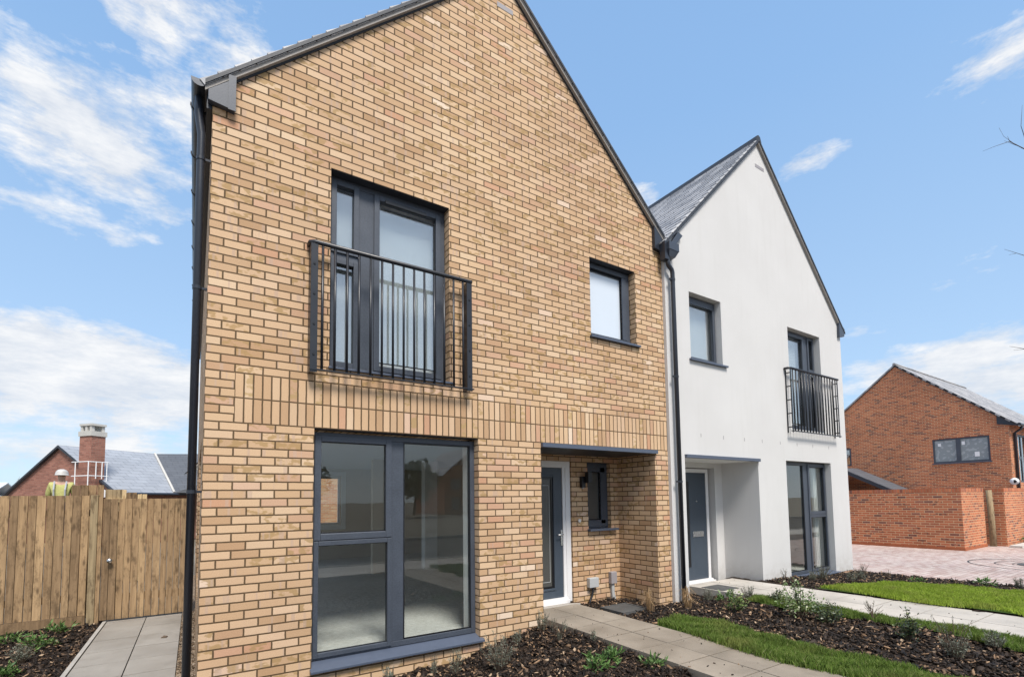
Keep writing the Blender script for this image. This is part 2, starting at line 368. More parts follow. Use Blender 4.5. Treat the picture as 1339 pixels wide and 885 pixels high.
def fast_mesh(name, verts, faces, mat, parent=None):
    """verts (n,3), faces (m,k) numpy, all faces k-gons"""
    me = bpy.data.meshes.new(name); n, m, k = len(verts), len(faces), faces.shape[1]
    me.vertices.add(n); me.vertices.foreach_set('co', verts.astype(np.float32).ravel())
    me.loops.add(m * k); me.loops.foreach_set('vertex_index', faces.astype(np.int32).ravel())
    me.polygons.add(m); me.polygons.foreach_set('loop_start', np.arange(0, m * k, k, dtype=np.int32))
    me.update(calc_edges=True); me.validate()
    me.materials.append(M[mat]); ob = bpy.data.objects.new(name, me); COL.objects.link(ob)
    if parent is not None: ob.parent = parent
    return ob

def pip(poly, x, y):
    x = np.asarray(x); y = np.asarray(y); ins = np.zeros(x.shape, bool); n = len(poly)
    for i in range(n):
        x1, y1 = poly[i]; x2, y2 = poly[(i + 1) % n]
        c = ((y1 > y) != (y2 > y)) & (x < (x2 - x1) * (y - y1) / ((y2 - y1) if y2 != y1 else 1e-9) + x1); ins ^= c
    return ins
rng = np.random.default_rng(7)
random.seed(11)

# ------------------------------------------------------------------ terrain heights
def sm(a, b, x):
    t = np.clip((np.asarray(x, float) - a) / (b - a), 0, 1); return t * t * (3 - 2 * t)
def bumpy(x, y):
    return .014 * np.sin(x * 7.1 + 1.3 * np.sin(y * 5)) * np.sin(y * 6.3 + 1.1) + .010 * np.sin(x * 17 + y * 13) + .008 * np.sin(y * 23 - x * 11)
def H(x, y):
    x = np.asarray(x, float); y = np.asarray(y, float)
    b1 = -.055 - .045 * sm(-.6, 0, y) - .165 * sm(3.55, 2.2, x) * sm(-1.6, -.1, y) - .05 * sm(3.5, 2.0, x)
    b2 = -.035 - .085 * sm(-1.0, .1, y)
    b3 = -.01 - .14 * sm(8.3, 11.6, x)
    return np.where(x < 4.0, b1, np.where(x < 7.6, b2, b3))

def patch(name, poly, step, hf, mat, label, cat, kind='structure', noise=True, skirt=.25):
    xs = np.arange(min(p[0] for p in poly), max(p[0] for p in poly) + step, step); ys = np.arange(min(p[1] for p in poly), max(p[1] for p in poly) + step, step)
    X, Y = np.meshgrid(xs, ys, indexing='ij'); Zt = hf(X, Y) + (bumpy(X, Y) if noise else 0)
    ins = pip(poly, (X[:-1, :-1] + X[1:, 1:]) / 2, (Y[:-1, :-1] + Y[1:, 1:]) / 2)
    idx = np.arange(X.size).reshape(X.shape)
    f = np.stack([idx[:-1, :-1], idx[1:, :-1], idx[1:, 1:], idx[:-1, 1:]], -1)[ins]
    used, inv = np.unique(f, return_inverse=True); v = np.stack([X.ravel(), Y.ravel(), Zt.ravel()], 1)[used]
    o = fast_mesh(name, v, inv.reshape(f.shape), mat)
    for p in o.data.polygons: p.use_smooth = True
    return tag(o, label, cat, kind=kind)

def chips(name, poly, n, hf, label, size=(.02, .085), mat='bark'):
    x0, x1 = min(p[0] for p in poly), max(p[0] for p in poly); y0, y1 = min(p[1] for p in poly), max(p[1] for p in poly)
    x = rng.uniform(x0, x1, n * 3); y = rng.uniform(y0, y1, n * 3); k = pip(poly, x, y); x, y = x[k][:n], y[k][:n]; n = len(x)
    L = size[0] + (size[1] - size[0]) * rng.uniform(0, 1, n) ** 2.2; W = L * rng.uniform(.22, .6, n); T = rng.uniform(.003, .010, n)
    a = rng.uniform(0, 2 * np.pi, n); e = rng.normal(0, .45, n); r = rng.normal(0, .55, n)
    z = hf(x, y) + bumpy(x, y) + rng.uniform(.0, .022 if n > 200 else .004, n)
    dx = np.stack([np.cos(a) * np.cos(e), np.sin(a) * np.cos(e), np.sin(e)], 1); dy = np.stack([-np.sin(a), np.cos(a), np.zeros(n)], 1)
    dz = np.cross(dx, dy); dy2 = dy * np.cos(r)[:, None] + dz * np.sin(r)[:, None]; dz = np.cross(dx, dy2)
    c = np.stack([x, y, z], 1); V = np.zeros((n, 8, 3))
    for i, (sx, sy, sz) in enumerate([(-1, -1, -1), (1, -1, -1), (1, 1, -1), (-1, 1, -1), (-1, -1, 1), (1, -1, 1), (1, 1, 1), (-1, 1, 1)]):
        tp = rng.uniform(.55, 1.1, n)
        V[:, i] = c + dx * (sx * L / 2 * tp)[:, None] + dy2 * (sy * W / 2 * tp)[:, None] + dz * (sz * T / 2)[:, None]
    F = np.array([(0, 3, 2, 1), (4, 5, 6, 7), (0, 1, 5, 4), (1, 2, 6, 5), (2, 3, 7, 6), (3, 0, 4, 7)])
    faces = (np.arange(n) * 8)[:, None, None] + F[None]
    o = fast_mesh(name, V.reshape(-1, 3), faces.reshape(-1, 4), mat)
    return tag(o, label, 'bark mulch' if mat == 'bark' else 'gravel', kind='stuff')

def blades(name, poly, n, hf, mat, label, h=(.035, .075), jag=.06):
    x0, x1 = min(p[0] for p in poly) - .1, max(p[0] for p in poly) + .1; y0, y1 = min(p[1] for p in poly) - .1, max(p[1] for p in poly) + .1
    x = rng.uniform(x0, x1, n * 3); y = rng.uniform(y0, y1, n * 3)
    jx = x + jag * np.sin(y * 5.3 + 2 * np.sin(y * 1.7)) + rng.normal(0, .018, len(x)); jy = y + jag * .6 * np.sin(x * 6.1) + rng.normal(0, .018, len(x))
    k = pip(poly, jx, jy); x, y = x[k][:n], y[k][:n]; n = len(x)
    cl = .5 + .5 * np.sin(x * 9.7 + 3 * np.sin(y * 4.1)) * np.sin(y * 8.3 + 2 * np.sin(x * 5.2)); hh = rng.uniform(h[0], h[1], n) * (.65 + .6 * cl)
    a = rng.uniform(0, 2 * np.pi, n); w = rng.uniform(.0022, .0045, n); lean = rng.uniform(.15, .75, n) * hh; b = rng.uniform(0, 2 * np.pi, n)
    z = hf(x, y) - .004
    c = np.stack([x, y, z], 1); d = np.stack([np.cos(a), np.sin(a), 0 * a], 1) * w[:, None]; ld = np.stack([np.cos(b) * lean, np.sin(b) * lean, hh], 1)
    md = np.stack([np.cos(b) * lean * .35, np.sin(b) * lean * .35, hh * .6], 1)
    V = np.stack([c - d, c + d, c + md + d * .75, c + ld, c + md - d * .75], 1)
    F = (np.arange(n) * 5)[:, None] + np.arange(5)[None]
    o = fast_mesh(name, V.reshape(-1, 3), F, mat)
    return tag(o, label, 'grass', kind='stuff')

# ------------------------------------------------------------------ generic house parts
def pane(parent, x0, x1, z0, z1, y, mat='glass', name='pane'):
    m = MB(); m.box(x0 - .008, x1 + .008, y, y + .006, z0 - .008, z1 + .008); return m.build(name, mat, parent)
def roof_slope(name, parent, ex, ez, rx, rz, y0, y1, th=.05, gauge=.19, mat='slate', lift=.020):
    """stepped slate courses from eave (ex,ez) to ridge (rx,rz), running along Y"""
    m = MB(); e = Vector((ex, 0, ez)); r = Vector((rx, 0, rz)); L = (r - e).length; d = (r - e).normalized(); n = Vector((-d.z, 0, d.x))
    if n.z < 0: n = -n
    k = int(math.ceil(L / gauge)); g = L / k
    for i in range(k):
        a = e + d * (i * g); b = e + d * min((i + 1) * g + .02, L)
        pa, pb = a + n * (th + lift), b + n * th
        q = [a, b, pb, pa]
        pts = [(a.x, y0, a.z), (b.x, y0, b.z), (b.x, y1, b.z), (a.x, y1, a.z), (pa.x, y0, pa.z), (pb.x, y0, pb.z), (pb.x, y1, pb.z), (pa.x, y1, pa.z)]
        o = (i % 2) * .15
        v0 = i * .6 + .15; v1 = v0 + .3
        uv = [(y0 + o, v0), (y0 + o, v1), (y1 + o, v1), (y1 + o, v0)] * 2
        m.hexa(pts, uv)
    return m.build(name, mat, parent)
def quad_slab(m, a, b, c, d, t):
    """slab under the quad a,b,c,d (top), thickness t downwards, uv along edges in metres"""
    A = [Vector(p) for p in (a, b, c, d)]; n = (A[1] - A[0]).cross(A[3] - A[0]).normalized()
    if n.z < 0: n = -n
    lo = [p - n * t for p in A]; w = (A[1] - A[0]).length; h = (A[3] - A[0]).length; w2 = (A[2] - A[3]).length
    uv = [(0, 0), (w, 0), (w2, h), (0, h)]
    m.hexa([*lo, *A], uv + uv)
def railing(parent, x0, x1, zb, zt, yw, proj=.10, nb=14, holes=4, ladder=False):
    """balcony guard fixed to the wall plane y=yw"""
    yf = yw - proj
    m = MB(); m.tube([(x0 - .01, yw - .005, zt + .0), (x0 - .01, yf + .03, zt), (x0 + .03, yf + .0, zt), (x1 - .03, yf, zt), (x1 + .012, yf, zt)], .023, 12)
    root = m.build('juliet_balcony', 'rail', parent, smooth=True)
    # the thing "juliet_balcony" is the top rail mesh carrying its bars as sub-parts
    b = MB(); b.box(x0 - .01, x1 + .03, yf - .018, yf + .022, zb, zb + .012); b.build('bottom_rail', 'rail', root)
    for s, xa, xb in ((0, x0 - .01, x0 + .055), (1, x1 - .055, x1 + .01)):
        if ladder:
            xc = (xa + xb) / 2; p = MB(); p.box(xc - .010, xc + .010, yf - .008, yf + .006, zb - .02, zt - .02); po = p.build('post', 'rail', root)
            p = MB(); p.box(xc - .010, xc + .010, yw - .018, yw + .002, zb - .02, zt - .02); p.build('wall_plate', 'rail', root)
            for k in range(5):
                z = zb + (zt - zb) * (.06 + .215 * k); q = MB(); q.box(xc - .006, xc + .006, yf + .006, yw - .018, z, z + .02); q.build('spacer', 'rail', root)
            continue
        p = MB(); p.box(xa, xb, yf - .012, yf - .004, zb - .02, zt - .02); p.box(xa, xa + .009, yf - .004, yw + .002, zb - .02, zt - .02)
        po = p.build('post', 'rail', root, bevel=.002)
        for k in range(holes):
            z = zb + (zt - zb) * (.12 + .235 * k)
            q = MB(); xc = (xa + xb) / 2
            q.tube([(xc, yf - .0115, z), (xc, yf - .0185, z)], .011, 8); q.build('bolt', 'black', root)
    for k in range(nb):
        x = x0 + .10 + (x1 - x0 - .20) * k / (nb - 1)
        q = MB(); q.tube([(x, yf + .002, zb + .012), (x, yf + .002, zt - .018)], .013, 8); q.build('baluster', 'rail', root, smooth=True)
    return root
def half_gutter(name, parent, cx, cz, r, y0, y1, mat='pvc'):
    m = MB(); n = 12; th = .004
    for k in range(n):
        a0 = math.pi + math.pi * k / n; a1 = math.pi + math.pi * (k + 1) / n
        P = lambda a, rr: (cx + rr * math.cos(a), cz + rr * math.sin(a))
        o0, o1, i0, i1 = P(a0, r), P(a1, r), P(a0, r - th), P(a1, r - th)
        m.hexa([(o0[0], y0, o0[1]), (o1[0], y0, o1[1]), (o1[0], y1, o1[1]), (o0[0], y1, o0[1]), (i0[0], y0, i0[1]), (i1[0], y0, i1[1]), (i1[0], y1, i1[1]), (i0[0], y1, i0[1])])
    g = m.build(name, mat, parent)
    c = MB(); poly = [(cx + (r + .003) * math.cos(math.pi + math.pi * k / n), cz + (r + .003) * math.sin(math.pi + math.pi * k / n)) for k in range(n + 1)]
    c.prism(poly, y0 - .006, y0 - .0005); c.build('end_cap', 'gutterbox', g)
    y = y0 + .35
    while y < y1:
        b = MB()
        for k in range(n):
            a0 = math.pi + math.pi * k / n; a1 = math.pi + math.pi * (k + 1) / n
            P = lambda a, rr: (cx + rr * math.cos(a), cz + rr * math.sin(a))
            o0, o1, i0, i1 = P(a0, r + .007), P(a1, r + .007), P(a0, r + .001), P(a1, r + .001)
            b.hexa([(o0[0], y, o0[1]), (o1[0], y, o1[1]), (o1[0], y + .03, o1[1]), (o0[0], y + .03, o0[1]), (i0[0], y, i0[1]), (i1[0], y, i1[1]), (i1[0], y + .03, i1[1]), (i0[0], y + .03, i0[1])])
        b.box(cx - r - .010, cx - r + .006, y - .002, y + .032, cz, cz + .014)
        b.build('gutter_bracket', 'pvc', g); y += .75
    return g
def downpipe(parent, pts, r, brackets, wall, name='downpipe'):
    m = MB(); m.tube(pts, r, 14); p = m.build(name, 'pvc', parent, smooth=True)
    for (x, y, z) in brackets:
        b = MB(); b.tube([(x, y, z - .015), (x, y, z + .015)], r + .005, 14)
        if wall[0] == 'x': b.box(min(x, wall[1]), max(x, wall[1]), y - .012, y + .012, z - .010, z + .010)
        else: b.box(x - .075, x, y - .012, y + .012, z - .011, z + .011)
        b.build('pipe_bracket', 'pvc', p)
    return p

# ================================================================== BRICK HOUSE
BH = thing('brick_house', 'buff brick gabled house with black guard rail and large ground floor window', 'house', (3, 4.5, 0))
XS = [0, .225, .9, 1.03, 2.34, 2.7, 3.6, 4.495, 5.39, 5.71, 6.0]
ZS = [-.45, -.10, 2.17, 2.62, 2.77, 3.67, 4.82, 5.1]
def solid(x, z):
    if .9 < x < 2.7 and -.10 < z < 2.17: return False
    if 1.03 < x < 2.34 and 2.77 < z < 4.82: return False
    if 4.495 < x < 5.39 and 3.67 < z < 4.82: return False
    if 3.6 < x < 5.71 and z < 2.17: return False
    if x > .225 and 2.17 < z < 2.62: return False
    return True
m = MB(); m.grid(XS, ZS, solid, 0, .3)
m.prism([(0, 5.1), (6, 5.1), (6, 5.468), (3.1, 8.143), (0, 5.16)], 0, .3)
# side and rear walls
for ya, yb, za, zb_ in ((.3, 1.4, -.45, 5.16), (1.4, 4.4, -.45, .3), (1.4, 4.4, 2.15, 5.16), (4.4, 5.0, -.45, 5.16), (5.0, 8.2, -.45, .3), (5.0, 8.2, 2.15, 5.16), (8.2, 9, -.45, 5.16)): m.box(0, .3, ya, yb, za, zb_)
m.box(5.71, 6.0, .3, 8.7, -.45, 5.45)
# rear wall with the back window of the ground floor room
m.grid([.3, 2.45, 3.30, 5.71], [-.45, .85, 2.15, 5.16], lambda x, z: not (2.45 < x < 3.30 and .85 < z < 2.15), 8.7, 9.0)
m.prism([(.3, 5.16), (5.71, 5.16), (5.71, 5.5), (3.1, 8.1), (.3, 5.3)], 8.7, 9.0)
# porch: left cheek, back wall with door and window openings, right cheek is the party pier
m.box(3.3, 3.6, .3, 1.1, -.45, 2.6)
m.grid([3.6, 4.74, 5.065, 5.545, 5.71], [-.45, .955, 2.03, 2.165], lambda x, z: not (x < 4.74 and z < 2.03) and not (5.065 < x < 5.545 and .955 < z < 2.03), .775, 1.05)
m.build('wall', 'buff', BH)
m = MB(); m.box(.225, 6.0, 0, .3, 2.17, 2.62); m.build('soldier_band', 'soldier', BH)
# roof
half = lambda x: 5.16 + .9624 * x
dz = .045
roof_slope('roof', BH, -.065, half(-.065) + dz, 3.1, 8.143 + dz, -.06, 9.1, .035, .19)
roof_slope('roof', BH, 6.02, 11.0 - .922 * 6.02 + dz, 3.1, 8.143 + dz, -.06, 9.1, .035, .19)
m = MB(); m.prism([(3.02, 8.17), (3.1, 8.14), (3.18, 8.17), (3.16, 8.26), (3.1, 8.285), (3.04, 8.26)], -.065, 9.1); m.build('ridge_tile', 'verge_dark', BH)
for sgn in (0, 1):
    m = MB(); f = (lambda x: half(x)) if sgn == 0 else (lambda x: 11.0 - .922 * x)
    xa, xb = (-.06, 3.1) if sgn == 0 else (3.1, 6.02)
    m.prism([(xa, f(xa) + .002), (xb, f(xb) + .002), (xb, f(xb) + dz - .002), (xa, f(xa) + dz - .002)], -.05, .25); m.build('verge', 'verge', BH)
    m = MB(); m.prism([(xa, f(xa) + dz + .006), (xb, f(xb) + dz + .006), (xb, f(xb) + dz + .046), (xa, f(xa) + dz + .046)], -.072, -.0605); m.build('verge_cap', 'verge_dark', BH)
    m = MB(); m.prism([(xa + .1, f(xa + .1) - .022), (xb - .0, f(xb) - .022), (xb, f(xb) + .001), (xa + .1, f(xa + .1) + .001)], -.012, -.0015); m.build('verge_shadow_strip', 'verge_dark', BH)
# eaves boxes
m = MB(); m.prism([(-.036, 5.025), (.172, 5.0), (.172, 5.315), (-.036, 5.12)], -.058, -.002); m.build('eaves_box', 'gutterbox', BH, bevel=.003)
m = MB(); m.box(.118, .178, -.066, -.0585, 4.995, 5.325); m.build('eaves_box_lip', 'gutterbox', BH)
m = MB(); m.prism([(5.80, 5.28), (5.985, 5.25), (5.985, 5.46), (5.80, 5.63)], -.058, -.002); m.build('eaves_box', 'pvc', BH, bevel=.003)
m = MB(); m.box(-.045, -.005, .0, 9, 4.98, 5.16); m.build('fascia', 'pvc', BH)
half_gutter('gutter', BH, -.105, 5.185, .060, -.045, 9.0)
downpipe(BH, [(-.105, .10, 5.12), (-.105, .10, 4.98), (-.095, .10, 4.90), (-.077, .10, 4.78), (-.077, .10, 4.6), (-.077, .10, -.24)], .033,
         [(-.077, .10, 4.55), (-.077, .10, 3.36), (-.077, .10, 1.56)], ('x', .0))
# ground floor window
def window(parent, x0, x1, z0, z1, y, outer, bars, sashes, panes, glass='glass', depth=.07, wt=None, wb=None):
    m = MB(); m.ring(x0, x1, z0, z1, outer, y, y + depth, wt, wb)
    for b in bars: m.box(b[0], b[1], y + .004, y + depth - .002, b[2], b[3])
    for s in sashes: m.ring(s[0], s[1], s[2], s[3], s[4], y - .014, y + depth - .012)
    w = m.build('window', 'frame', parent, bevel=.004)
    for p in panes:
        bd = MB(); bd.ring(p[0] - .011, p[1] + .011, p[2] - .011, p[3] + .011, .011, y + .012, y + .024); bd.build('glazing_bead', 'black', w)
        pane(w, p[0], p[1], p[2], p[3], y + .028, glass)
    return w
w = window(BH, .90, 2.70, -.05, 2.145, .10, .055, [(1.665, 1.835, .005, 2.09), (.955, 1.665, 1.045, 1.15)],
           [(.925, 1.70, 1.085, 2.115, .062), (.925, 1.70, -.03, 1.078, .045)],
           [(.99, 1.635, 1.16, 2.045), (.972, 1.652, .02, 1.028), (1.85, 2.635, .02, 2.075)])
s = MB(); s.hexa([(.886, -.052, -.128), (2.738, -.052, -.128), (2.738, .12, -.098), (.886, .12, -.098), (.886, -.052, -.103), (2.738, -.052, -.103), (2.738, .12, -.052), (.886, .12, -.052)])
s.build('sill', 'sill', w, bevel=.004)
# french window above with guard rail
w = window(BH, 1.03, 2.34, 2.785, 4.818, .12, .055, [(1.335, 1.515, 2.84, 4.763), (1.085, 1.335, 3.93, 4.04)],
           [(1.06, 1.345, 4.015, 4.79, .055), (1.06, 1.345, 2.82, 3.955, .055), (1.505, 2.285, 2.83, 4.77, .06)],
           [(1.118, 1.288, 4.075, 4.69), (1.118, 1.288, 2.885, 3.895), (1.572, 2.212, 2.935, 4.64)], 'glass_up')
v = MB(); v.box(1.62, 2.10, .082, .106, 4.685, 4.728); v.build('trickle_vent', 'black', w, bevel=.004)
s = MB(); s.box(1.02, 2.38, -.03, .12, 2.762, 2.784); s.build('sill', 'sill', w, bevel=.003)
h = MB(); h.tube([(1.05, -.03 + .145, 4.815), (2.32, .115, 4.815)], .006, 6); 
railing(BH, .84, 2.56, 2.705, 3.955, -.002, .10, 14)
# small window
w = window(BH, 4.495, 5.39, 3.705, 4.818, .12, .05, [], [(4.51, 5.375, 3.725, 4.80, .062)], [(4.585, 5.212, 3.80, 4.70)], 'frosted')
m = MB(); m.box(5.225, 5.31, .102, .122, 3.79, 4.73); m.build('sash_stile', 'frame', w)
s = MB(); s.box(4.47, 5.44, -.045, .125, 3.672, 3.702); s.build('sill', 'sill', w, bevel=.003)
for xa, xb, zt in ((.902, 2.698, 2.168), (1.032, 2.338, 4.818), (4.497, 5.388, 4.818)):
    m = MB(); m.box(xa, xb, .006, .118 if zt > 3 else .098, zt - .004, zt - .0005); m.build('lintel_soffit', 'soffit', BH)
# porch canopy
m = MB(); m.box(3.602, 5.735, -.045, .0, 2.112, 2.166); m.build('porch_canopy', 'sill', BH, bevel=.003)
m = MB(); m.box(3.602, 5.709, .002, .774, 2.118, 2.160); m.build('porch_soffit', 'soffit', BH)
# front door
fr = MB(); fr.ring(3.66, 4.735, -.055, 2.026, .09, .80, .90, .095, .03); frm = fr.build('door_frame', 'upvc', BH, bevel=.004)
st = MB(); st.ring(3.72, 4.665, -.03, 1.975, .07, .812, .885, .045, .03); st.build('door_stop', 'upvc', frm, bevel=.003)
d = MB(); gx0, gx1, gz0, gz1 = 4.05, 4.425, .16, 1.785
d.grid([3.79, gx0, gx1, 4.595], [.0, gz0, gz1, 1.93], lambda x, z: not (gx0 < x < gx1 and gz0 < z < gz1), .83, .875)
door = d.build('door', 'door', BH, bevel=.003)
r_ = MB(); r_.ring(gx0 - .03, gx1 + .03, gz0 - .03, gz1 + .03, .03, .818, .829); r_.build('door_moulding', 'door', door, bevel=.004)
r_ = MB(); r_.ring(gx0, gx1, gz0, gz1, .03, .835, .86); r_.build('glazing_bead', 'black', door)
pane(door, gx0 + .03, gx1 - .03, gz0 + .03, gz1 - .03, .848, 'frost_dark')
r_ = MB(); r_.ring(gx0 + .11, gx1 - .06, gz0 + .09, gz1 - .12, .006, .8425, .8465); r_.build('glass_border', 'grey_plastic', door)
hd = MB(); hd.box(4.552, 4.584, .816, .829, .77, 1.0); hd.build('handle_plate', 'chrome', door, bevel=.004)
hd = MB(); hd.tube([(4.568, .83, .935), (4.568, .775, .935), (4.55, .768, .935), (4.455, .768, .935)], .009, 10); hd.build('handle', 'chrome', door, smooth=True)
cl = MB(); cl.box(3.75, 4.645, .742, .829, -.062, -.012); cl.box(3.75, 4.645, .785, .829, -.012, .014); cl.build('door_cill', 'upvc', door, bevel=.003)
th = MB(); th.hexa([(3.602, .42, -.10), (4.56, .42, -.10), (4.60, .74, -.14), (3.602, .74, -.14), (3.602, .42, .0), (4.56, .42, .0), (4.60, .74, -.062), (3.602, .74, -.062)]); th.build('threshold', 'slab_pale', BH)
# porch window
w = window(BH, 5.066, 5.544, .998, 2.028, .845, .04, [], [(5.08, 5.53, 1.02, 2.0, .05)], [(5.125, 5.375, 1.14, 1.865)], 'frost_dark')
m = MB(); m.box(5.385, 5.475, .826, .846, 1.07, 1.95); m.build('sash_stile', 'frame', w)
m = MB(); m.box(5.10, 5.50, .826, .846, 1.88, 1.985); m.build('sash_rail', 'frame', w)
m = MB(); m.box(5.10, 5.50, .826, .846, 1.04, 1.125); m.build('sash_rail', 'frame', w)
s = MB(); s.box(5.045, 5.64, .70, .85, .962, .995); s.build('sill', 'sill', w, bevel=.003)
# fittings on the porch wall
lt = MB(); lt.box(4.90, 4.975, .715, .773, 1.63, 1.80); l0 = lt.build('wall_light', 'black', BH, bevel=.004)
lt = MB(); lt.box(4.955, 5.03, .63, .714, 1.70, 1.87); lt.build('light_head', 'black', l0, bevel=.006)
lt = MB(); lt.tube([(4.94, .745, 1.628), (4.94, .745, 1.615)], .018, 10); lt.build('lens', 'grey_plastic', l0)
b = MB(); b.tube([(4.873, .774, 1.13), (4.873, .755, 1.13)], .030, 14); b0 = b.build('door_bell', 'chrome', BH, smooth=False)
b = MB(); b.tube([(4.873, .7545, 1.13), (4.873, .748, 1.13)], .012, 12); b.build('bell_button', 'white_paint', b0)
b = MB(); b.box(5.0, 5.185, .70, .774, .115, .262); c0 = b.build('cable_box', 'grey_plastic', BH, bevel=.008)
b = MB(); b.tube([(5.09, .735, .115), (5.09, .735, .07), (5.07, .735, .0), (5.01, .72, -.08), (4.98, .70, -.16)], .017, 8); b.build('cable', 'black', c0, smooth=True)
b = MB(); b.box(5.455, 5.575, .705, .774, .13, .315); c0 = b.build('meter_box', 'mid_plastic', BH, bevel=.008)
b = MB(); b.hexa([(5.50, .73, -.17), (5.58, .73, -.17), (5.58, .773, -.17), (5.50, .773, -.17), (5.485, .73, .02), (5.535, .73, .02), (5.535, .773, .02), (5.485, .773, .02)])
b.box(5.485, 5.54, .73, .773, .02, .13); b.build('duct', 'grey_plastic', c0, bevel=.004)
# gable vent
v = MB(); v.box(3.03, 3.27, -.004, .0, 7.70, 7.765); v0 = v.build('gable_vent', 'mid_plastic', BH)
# interior of the ground floor room
m = MB(); X0, X1, Y0, Y1 = .302, 5.70, .302, 8.698
m.box(X0 + .02, 3.298, Y0, 1.102, -.30, -.05); m.box(X0 + .02, X1 - .02, 1.102, Y1, -.30, -.05); m.build('room_floor', 'screed', BH)
m = MB(); m.box(X0, 3.298, Y0, 1.102, 2.36, 2.40); m.box(X0, X1, 1.102, Y1, 2.36, 2.40); m.build('room_ceiling', 'ceiling', BH)
m = MB()
for ya, yb, za, zb_ in ((Y0, 1.4, -.05, 2.36), (1.4, 4.4, -.05, .3), (1.4, 4.4, 2.15, 2.36), (4.4, 5.0, -.05, 2.36), (5.0, 8.2, -.05, .3), (5.0, 8.2, 2.15, 2.36), (8.2, Y1, -.05, 2.36)): m.box(X0, X0 + .018, ya, yb, za, zb_)
m.box(X1 - .018, X1, 1.102, Y1, -.05, 2.36); m.box(3.282, 3.298, Y0, 1.1, -.05, 2.36); m.box(3.30, X1 - .018, 1.102, 1.12, -.05, 2.36)
m.grid([X0 + .02, 2.45, 3.30, X1 - .02], [-.05, .85, 2.15, 2.36], lambda x, z: not (2.45 < x < 3.30 and .85 < z < 2.15), Y1 - .02, Y1 - .001)
m.box(3.12, 3.50, 5.3, 5.42, -.05, 2.36); m.build('room_wall', 'plaster', BH)
m = MB(); m.ring(2.33, 3.42, .73, 2.27, .12, Y1 - .05, Y1 - .021); m.build('rear_window_trim', 'white_paint', BH)
m = MB(); m.box(4.30, 4.60, 5.3, 5.5, -.05, 2.36); m.build('room_post', 'plaster_white', BH)
m = MB(); m.box(2.652, 2.70, .19, .302, -.05, 2.15); m.build('inner_reveal', 'plaster_white', BH)
w = MB(); w.ring(2.45, 3.30, .85, 2.15, .06, 8.76, 8.82); w0 = w.build('window', 'upvc', BH); pane(w0, 2.51, 3.24, .91, 2.09, 8.78)
for ya, yb in ((1.4, 4.4), (5.0, 8.2)):  # unseen side windows added to let more daylight into the room
    m = MB(); m.box(.10, .16, ya, ya + .06, .3, 2.15); m.box(.10, .16, yb - .06, yb, .3, 2.15); m.box(.10, .16, ya + .06, yb - .06, 2.09, 2.15); m.box(.10, .16, ya + .06, yb - .06, .3, .36)
    w0 = m.build('window', 'frame', BH); m = MB(); m.box(.125, .131, ya + .055, yb - .055, .355, 2.095); m.build('pane', 'glass', w0)
# upstairs room behind the french window: pale room with blind
m = MB(); m.box(.32, 5.69, 2.6, 2.64, 2.64, 5.0); m.box(.32, 5.69, .31, 2.6, 2.60, 2.64); m.box(.32, .34, .31, 2.6, 2.64, 5.0); m.box(3.3, 3.34, .31, 2.6, 2.64, 5.0); m.box(.32, 5.69, .31, 2.6, 5.0, 5.04)
m.build('upper_room', 'plaster_white', BH)
m = MB(); m.box(1.05, 2.32, .24, .25, 2.80, 4.80); m.build('blind', 'blind', BH)

# ================================================================== RENDERED HOUSE
WH = thing('rendered_house', 'white rendered gabled house with slate roof joined to the right of the buff brick house', 'house', (8.9, 4.5, 0))
YW = -.05
lf = lambda x: 5.40 + (x - 6.02) * 1.0; AX, AZ = 8.77, 8.15; rf = lambda x: AZ - 1.03 * (x - AX)
XS = [6.002, 6.335, 6.58, 7.425, 8.345, 9.275, 9.56, 10.81, 11.0, 11.74]; ZS = [-.10, -.07, 2.13, 2.75, 3.64, 4.776, 4.745, 5.0]
ZS = sorted(ZS)
def solidw(x, z):
    if 6.335 < x < 8.345 and z < 2.13: return False
    if 6.58 < x < 7.425 and 3.64 < z < 4.776: return False
    if 9.56 < x < 10.81 and 2.75 < z < 4.745: return False
    if 9.275 < x < 11.0 and -.07 < z < 2.13: return False
    return True
m = MB(); m.grid(XS, ZS, solidw, YW, .25)
m.prism([(6.002, 5.0), (11.74, 5.0), (11.74, rf(11.74)), (AX, AZ - .02), (6.002, lf(6.002) - .02)], YW, .25)
m.box(6.02, 6.335, .25, .72, -.10, 2.2); m.box(8.345, 8.6, .25, .72, -.10, 2.2)
m.grid([6.335, 6.98, 8.115, 8.345], [-.14, 2.0, 2.125], lambda x, z: not (6.98 < x < 8.115 and z < 2.0), .665, .86)
m.box(11.50, 11.74, .25, 9, -.10, 5.0); m.box(6.02, 11.5, 8.75, 9, -.1, 5.2)
m.build('wall', 'render', WH)
m = MB(); m.box(8.346, 11.735, YW + .008, .24, -.45, -.102); m.box(11.49, 11.735, .24, 9, -.45, -.102); m.build('plinth', 'buff', WH)
m = MB(); m.box(6.02, 6.33, YW + .004, .24, -.45, -.102); m.build('plinth', 'buff', WH)
roof_slope('roof', WH, 5.94, lf(5.94) + .0, AX, AZ + .0, YW - .05, 9.1, .05, .175)
roof_slope('roof', WH, 11.84, rf(11.84) + .0, AX, AZ + .0, YW - .05, 9.1, .05, .19)
m = MB(); m.prism([(AX - .09, AZ + .0), (AX, AZ - .01), (AX + .09, AZ), (AX + .05, AZ + .10), (AX, AZ + .125), (AX - .05, AZ + .10)], YW - .055, 9.1); m.build('ridge_tile', 'verge_dark', WH)
m = MB(); m.prism([(6.2, lf(6.2) - .018), (AX, AZ - .018), (AX, AZ - .002), (6.2, lf(6.2) - .002)], YW - .045, YW + .1); m.build('verge', 'verge_dark', WH)
